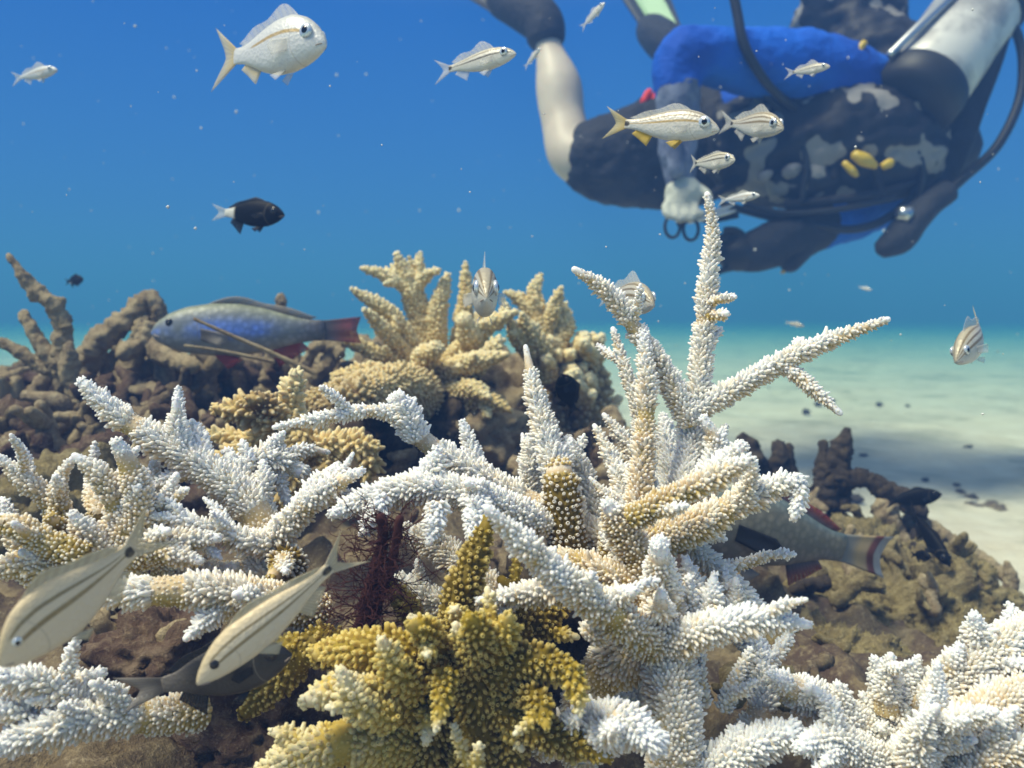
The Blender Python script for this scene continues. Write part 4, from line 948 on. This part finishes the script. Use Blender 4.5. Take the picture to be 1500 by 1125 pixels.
M['steel'] = plain('steel', (.55, .56, .58), .3, .5, .9); M['strap'] = cloth('webbing', (.018, .018, .024))
wear('body', [
  [(1000,210,2.05,150),(1090,205,2.03,170),(1200,200,2.0,190),(1290,200,2.02,170),(1325,200,2.06,120),(1350,205,2.12,80)],
  [(1350,205,2.12,78),(1372,205,2.16,104),(1380,215,2.16,96)],
  [(1000,215,2.02,130),(920,228,2.03,112),(845,230,2.04,78),(826,180,2.08,66),(818,125,2.10,68),(804,70,2.12,40),(795,25,2.14,44)],
  [(1010,205,2.15,130),(1090,190,2.35,110),(1150,150,2.48,84),(1080,118,2.48,72),(1005,88,2.45,42)],
  [(1300,150,1.95,100),(1190,106,1.84,80),(1085,92,1.78,66),(1014,82,1.742,50),(994,98,1.742,46),(992,150,1.742,46),(992,220,1.74,44),(1002,275,1.74,38)],
  [(1330,255,2.02,100),(1260,300,1.96,84),(1190,330,1.90,68),(1130,360,1.86,58),(1085,372,1.84,40)]], .011, 'skin')
wear('shirt', [
  [(1010,210,2.05,160),(1090,206,2.03,176),(1200,200,2.0,190),(1290,200,2.02,186),(1325,202,2.05,130)],
  [(1300,150,1.95,112),(1190,104,1.84,110),(1085,90,1.78,92),(1012,78,1.74,78),(994,92,1.74,74),(991,134,1.74,68)],
  [(1330,255,2.02,112),(1262,298,1.96,98),(1195,326,1.90,82)]], .011, 'blue', 4, fold=.005)
wear('printed_sleeve', [[(992,118,1.738,66),(992,170,1.738,60),(993,230,1.738,54),(1000,272,1.738,44)]], .009, 'sleeve', 2, fold=.006)
wear('dark_sleeve', [[(1205,320,1.90,78),(1150,350,1.87,74),(1100,370,1.845,62)]], .009, 'neoprene', 2, fold=.005)
wear('shorts', [[(1040,212,2.05,178),(985,215,2.04,168),(930,230,2.03,146),(880,234,2.04,124)], [(1020,205,2.12,160),(1080,192,2.3,140),(1120,170,2.4,120)], [(985,255,2.0,96),(950,268,2.0,80)]], .011, 'black_cloth', 3, fold=.009)
# hands: palm and five fingers each
def hand(chs, mat, nm): wear(nm, chs, .0045, mat, 3)
hand([[(1000,266,1.738,44),(1000,284,1.735,54),(999,294,1.732,50)],
      [(980,293,1.727,12),(974,306,1.705,12),(980,318,1.695,11),(988,316,1.70,9)], [(992,296,1.727,13),(989,311,1.70,12),(996,323,1.69,11),(1003,319,1.70,9)],
      [(1005,296,1.727,13),(1004,311,1.70,12),(1011,322,1.69,11),(1017,317,1.70,9)], [(1018,294,1.727,12),(1019,307,1.70,11),(1025,316,1.695,10),(1030,311,1.70,8)],
      [(1020,274,1.735,16),(1036,284,1.715,13),(1040,299,1.70,11)]], 'glove', 'gloved_hand')
hand([[(1105,368,1.845,46),(1085,372,1.84,52),(1074,374,1.838,48)],
      [(1074,354,1.835,12),(1056,348,1.82,11),(1042,354,1.81,9)], [(1070,367,1.835,12),(1050,364,1.82,11),(1034,371,1.81,9)],
      [(1070,380,1.835,12),(1050,380,1.82,11),(1036,387,1.81,9)], [(1074,392,1.835,11),(1058,396,1.82,10),(1046,402,1.81,8)],
      [(1092,350,1.835,14),(1078,338,1.82,12),(1062,336,1.81,9)]], 'rubber', 'gloved_hand')
def ptube(name, pts, mat, parent=diver, seg=12):
    C = catmull(np.array([[*(P(x, y, d)-OD), w_*.5*d/F] for x, y, d, w_ in pts]), .012)
    V, Q, T_, _, _ = tube_arrays(C, seg); return link(name, mesh_np(name, V, [Q, T_]), M[mat], parent)
def plate(name, outline, th, mat, parent=diver, off=0.0):
    """closed slab through pixel points with depth, given thickness along the view of its own normal"""
    A = np.array([P(*p)-OD for p in outline]); c = A.mean(0); n = np.zeros(3)
    for i in range(len(A)): n += np.cross(A[i]-c, A[(i+1) % len(A)]-c)
    n /= np.linalg.norm(n); k = len(A)
    V = np.vstack([A+n*(th/2+off), A-n*(th/2-off)])
    bm = bmesh.new(); vs = [bm.verts.new(v) for v in V]
    bm.faces.new(vs[:k]); bm.faces.new(vs[k:][::-1])
    for i in range(k): bm.faces.new((vs[i], vs[k+i], vs[k+(i+1) % k], vs[(i+1) % k]))
    bmesh.ops.recalc_face_normals(bm, faces=bm.faces); bmesh.ops.bevel(bm, geom=[e for e in bm.edges], offset=th*.3, segments=2, affect='EDGES')
    me = bpy.data.meshes.new(name); bm.to_mesh(me); bm.free(); return link(name, me, M[mat], parent)
# fins
def swim_fin(pts_foot, blade, inlay=None):
    b = wear('bootie', [pts_foot], .009, 'neoprene', 3)
    p = plate('swim_fin', blade, .012, 'rubber')
    if inlay: q = plate('inlay', inlay, .02, 'green', p)
swim_fin([(800,62,2.12,56),(797,38,2.13,62),(782,22,2.16,66),(755,8,2.22,60),(735,2,2.26,50)], [(818,25,2.14),(800,52,2.13),(770,40,2.16),(720,18,2.24),(600,-55,2.5),(640,-130,2.6),(740,-70,2.4),(800,-15,2.2)])
swim_fin([(1012,92,2.45,48),(992,78,2.46,56),(972,60,2.50,58),(955,45,2.56,50)], [(985,92,2.46),(960,72,2.5),(915,5,2.65),(880,-60,2.8),(950,-80,2.82),(985,5,2.62),(1000,45,2.5)], [(995,45,2.50),(975,56,2.505),(945,22,2.58),(912,-30,2.7),(945,-40,2.71),(975,5,2.6)])
# vest, tank, straps
wear('dive_vest', [
  [(1050,225,1.95,130),(1150,212,1.92,170),(1250,210,1.90,178),(1315,215,1.93,160),(1345,215,1.97,110)],
  [(1110,270,1.96,70),(1190,272,1.90,84),(1270,258,1.87,90),(1330,240,1.88,90)],
  [(1240,60,2.05,120),(1300,110,2.0,150),(1335,160,1.98,130),(1350,200,1.98,100)],
  [(1225,0,2.12,150),(1260,50,2.08,140)]], .012, 'vest', 3, fold=.012)
tk = np.array([P(1348,132,1.84)-OD, P(1480,-50,1.95)-OD])
def tank():
    a, b = tk; ax = (b-a); ax /= np.linalg.norm(ax); C = []
    for s_, r in ((-.06, .02), (-.055, .055), (-.04, .076), (-.015, .086), (.0, .098), (.1, .098), (.2, .098), (.34, .098), (.39, .084), (.43, .05), (.45, .026), (.49, .022)):
        C.append([*(a+ax*s_), r])
    V, Q, T_, _, _ = tube_arrays(np.array(C), 32, tipround=False); t = link('tank', mesh_np('tank', V, [Q, T_]), M['tank'], diver)
    for s0 in (.30,):
        Cb = np.array([[*(a+ax*(s0+q)), .1015 if 0 < i < 3 else .0985] for i, q in enumerate((-.027, -.025, .025, .027))])
        V, Q, T_, _, _ = tube_arrays(Cb, 32, tipround=False); link('tank_band', mesh_np('tank_band', V, [Q, T_]), M['strap'], t)
    Cb = np.array([[*(a+ax*q), r] for q, r in ((-.065, .03), (-.06, .08), (-.045, .1), (.0, .102), (.012, .102), (.014, .099))]); V, Q, T_, _, _ = tube_arrays(Cb, 32, tipround=False); link('tank_boot', mesh_np('tank_boot', V, [Q, T_]), M['rubber'], t)
    Cv = np.array([[*(a+ax*.47), .02], [*(a+ax*.52), .028], [*(a+ax*.56), .018]]); V, Q, T_, _, _ = tube_arrays(Cv, 16); link('valve', mesh_np('valve', V, [Q, T_]), M['steel'], t)
tank()
ptube('shoulder_strap', [(1478,-30,1.90,36),(1462,30,1.88,44),(1440,90,1.87,52),(1415,150,1.87,56),(1392,210,1.88,60),(1365,270,1.90,58),(1340,310,1.92,40)], 'strap')
ptube('bright_rod', [(1302,82,1.80,12),(1345,40,1.80,14),(1395,-8,1.82,16)], 'steel')
ptube('hose', [(1468,20,1.87,10),(1488,45,1.86,13),(1498,90,1.85,13),(1492,150,1.84,14),(1460,215,1.83,14),(1410,262,1.83,14),(1380,290,1.83,14)], 'rubber')
ptube('hose', [(1072,-20,1.70,15),(1080,20,1.70,15),(1088,60,1.70,15),(1105,95,1.71,14),(1130,130,1.74,13),(1165,160,1.80,12)], 'rubber')
ptube('hose', [(1352,258,1.85,12),(1330,295,1.83,12),(1290,325,1.82,12),(1245,336,1.82,12),(1200,330,1.83,12),(1130,318,1.86,12),(1060,300,1.88,11)], 'rubber')
ptube('hose', [(1080,315,1.86,10),(1040,322,1.85,10),(1015,318,1.84,9)], 'rubber')
ptube('vest_strap', [(1045,285,1.90,14),(1120,240,1.86,16),(1190,190,1.84,16),(1250,140,1.86,16),(1310,90,1.90,14)], 'strap')
for pts in ([(1150,300,1.82,12),(1230,292,1.80,13),(1300,280,1.80,13),(1350,262,1.83,12)], [(1320,128,1.88,14),(1290,180,1.83,16),(1282,240,1.79,16),(1290,285,1.80,14)], [(1205,150,1.87,13),(1220,200,1.82,14),(1222,260,1.80,13)]): ptube('vest_strap', pts, 'strap')
for x, y, d in ((1226,163,1.83), (1155,268,1.845), (1288,206,1.79), (1372,188,1.86)): ptube('buckle', [(x-7,y+5,d,9),(x+7,y-5,d,9)], 'steel')
wear('vest_pocket', [[(1130,262,1.87,56),(1190,262,1.84,64),(1215,262,1.84,50)]], .010, 'vest', 2, fold=.008)
for pts in ([(1100,120,1.80,9),(1150,170,1.80,9),(1180,230,1.79,9),(1175,290,1.80,8)], [(1250,120,1.83,9),(1310,170,1.80,10),(1350,240,1.80,10),(1345,300,1.82,9)], [(1090,300,1.84,9),(1150,312,1.82,9),(1230,306,1.80,9),(1310,290,1.80,9)]): ptube('hose', pts, 'rubber')
for x, y, d, wd_ in ((1112,165,1.80,22), (1140,176,1.80,26), (1195,158,1.80,26), (1285,122,1.83,28), (1345,160,1.84,22), (1190,205,1.79,30), (1268,160,1.80,26), (1310,192,1.79,22), (1160,250,1.79,22), (1120,258,1.80,16)):
    ptube('vest_panel', [(x-wd_*.5, y+6, d+.02, wd_*.7), (x, y, d+.012, wd_), (x+wd_*.5, y-5, d+.02, wd_*.6)], 'panel')
c = ptube('console', [(1388,280,1.83,36),(1362,298,1.82,40),(1335,325,1.82,46),(1318,348,1.82,48),(1300,360,1.82,36)], 'neoprene')
ptube('gauge_face', [(1320,316,1.795,26),(1328,312,1.80,24)], 'steel', c); ptube('clip', [(1345,318,1.80,10),(1358,300,1.80,14)], 'steel', c)
plate('yellow_cuff', [(1142,398,1.86),(1146,402,1.86),(1186,378,1.87),(1182,372,1.87)], .01, 'yellow')
wear('forearm_pocket', [[(1185,340,1.87,50),(1165,368,1.865,46),(1158,384,1.86,34)]], .009, 'neoprene', 2)
for pts in ([(1250,226,1.765,14),(1266,234,1.76,20),(1280,242,1.765,12)], [(1236,238,1.775,9),(1248,250,1.77,12),(1254,256,1.775,8)], [(1293,244,1.765,11),(1303,239,1.765,14)], [(1237,182,1.82,9),(1238,192,1.82,9)], [(1230,212,1.81,7),(1231,226,1.81,7)]):
    ptube('yellow_clip', pts, 'yellow')
for i, (x, y) in enumerate([(1262,68),(1256,78),(1252,92),(1250,104),(1242,114),(1234,122),(1230,128)]): ptube('yellow_bead', [(x-3, y+4, 1.80, 9), (x+3, y-4, 1.80, 11)], 'yellow')
for pts in ([(942,152,1.955,11),(949,138,1.955,12),(951,134,1.955,9)], [(957,152,1.955,12),(964,136,1.955,13),(967,130,1.955,9)]): ptube('red_mark', pts, 'red')
ptube('shirt_patch', [(988,205,1.695,22),(990,250,1.697,24)], 'sleeve')
wear('hood', [[(1350,205,2.12,90),(1370,205,2.16,116),(1380,214,2.16,108)]], .011, 'neoprene', 3)
# scissors held in the pale glove
sci = empty('scissors', P(1000,315,1.72)); tag(sci, 'black handled scissors with two finger rings in the pale gloved hand', 'scissors'); OD = np.array(sci.location)
for cx_, cy_ in ((985,332), (1012,336)):
    pts = [(cx_+11*math.cos(t), cy_+16*math.sin(t), 1.705, 5) for t in np.linspace(0, 2*math.pi, 19)]
    ptube('finger_ring', pts, 'rubber', sci, 8)
ptube('blade', [(990,322,1.71,8),(1020,318,1.72,8),(1060,306,1.74,7),(1075,300,1.745,2)], 'steel', sci); ptube('blade', [(1008,324,1.708,8),(1030,320,1.72,8),(1064,312,1.74,7),(1078,308,1.745,2)], 'steel', sci)
ptube('handle', [(994,330,1.705,9),(1004,322,1.708,12),(1024,318,1.716,10)], 'rubber', sci)

# ------------------------------------------------------------------ red algae tuft
M['algae'] = plain('red_brown_algae', (.075, .028, .026), .85, .15, 0, .5, 300)
alg = empty('algae_tuft', P(545,930,.40)); tag(alg, 'dark red brown filamentous algae tuft growing on the ochre coral', 'algae'); OA = np.array(alg.location)
for q, pts in enumerate(([(525,945,.41,34),(540,890,.40,30),(552,830,.395,20),(560,790,.39,16),(558,757,.385,15)], [(545,900,.40,22),(568,840,.392,16),(580,800,.386,14),(584,762,.38,14)])):
    C = [[*(P(x, y, d)-OA), w_*.5*d/F] for x, y, d, w_ in pts]; link('stem', noisy_tube('stem', C, 10, .35, 160, q), M['algae'], alg)
g = np.random.default_rng(11); VV, QQ, TT, n = [], [], [], 0
def hair(p, dirv, ln, r, depth_):
    global n
    pts = [np.array([*p, r])]; d = dirv.copy(); q = p.copy()
    for i in range(5):
        d = d+g.normal(size=3)*.28; d /= np.linalg.norm(d); q = q+d*ln/5; pts.append(np.array([*q, r*(1-.13*(i+1))]))
        if depth_ < 2 and g.random() < .55: hair(q, (d+g.normal(size=3)*.7)/1.3, ln*.55, r*.7, depth_+1)
    C = np.array(pts); V, Q, T_, _, _ = tube_arrays(C, 4, tipround=False); VV.append(V); QQ.append(Q+n); TT.append(T_+n); n += len(V)
for i in range(95):
    t = g.random(); y0 = 765+t*170; x0 = np.interp(y0, [765, 840, 940], [570, 555, 530])+g.normal()*6; an = g.uniform(0, 6.28)
    dv = np.array([math.cos(an), -.5*abs(math.sin(an))-.1, g.uniform(-.4, .45)]); dv /= np.linalg.norm(dv)
    hair(P(x0, y0, .393)-OA, dv, g.uniform(.010, .026), .00042, 0)
fo = link('filaments', mesh_np('filaments', np.vstack(VV), [np.vstack(QQ), np.vstack(TT)]), M['algae'], alg); fo['kind'] = 'stuff'

# ------------------------------------------------------------------ specks drifting in the water
g = np.random.default_rng(21); VV, FF, n = [], [], 0
oct_v = np.array([(1,0,0),(-1,0,0),(0,1,0),(0,-1,0),(0,0,1),(0,0,-1)], float); oct_f = np.array([(0,2,4),(2,1,4),(1,3,4),(3,0,4),(2,0,5),(1,2,5),(3,1,5),(0,3,5)])
for i in range(320):
    d = g.uniform(.35, 2.6); X = P(g.uniform(-100, 1600), g.uniform(-50, 620), d); r = g.uniform(.5, 1.5)*d/F*g.choice([1, 1, 1, 1.8])
    VV.append(oct_v*r*g.uniform(.6, 1.3, (1, 3))+X); FF.append(oct_f+n); n += 6
sp_ = link('drifting_specks', mesh_np('drifting_specks', np.vstack(VV), [np.vstack(FF)]), plain('speck', (.7, .72, .70), .8)); tag(sp_, 'tiny pale specks drifting in the blue water', 'specks', None, 'stuff')

# ------------------------------------------------------------------ the water itself
HZ = (-58, 58, -58, 58, -.8, 2.1)
bm = bmesh.new(); bmesh.ops.create_cube(bm, size=1)
for v in bm.verts: v.co = Vector(((HZ[0]+HZ[1])/2+v.co.x*(HZ[1]-HZ[0]), (HZ[2]+HZ[3])/2+v.co.y*(HZ[3]-HZ[2]), (HZ[4]+HZ[5])/2+v.co.z*(HZ[5]-HZ[4])))
me = bpy.data.meshes.new('haze'); bm.to_mesh(me); bm.free()
hm = bpy.data.materials.new('haze'); hm.use_nodes = True; ht = hm.node_tree; ht.nodes.clear()
ho = N(ht, 'ShaderNodeOutputMaterial'); hv = N(ht, 'ShaderNodeVolumePrincipled'); ht.links.new(hv.outputs[0], ho.inputs['Volume'])
hv.inputs['Color'].default_value = (.05, .125, .34, 1); hv.inputs['Absorption Color'].default_value = (.34, .73, .98, 1); hv.inputs['Density'].default_value = .37
hv.inputs['Anisotropy'].default_value = 0.0
haze = link('haze', me, hm); tag(haze, 'blue sea water around everything', 'water', None, 'stuff')
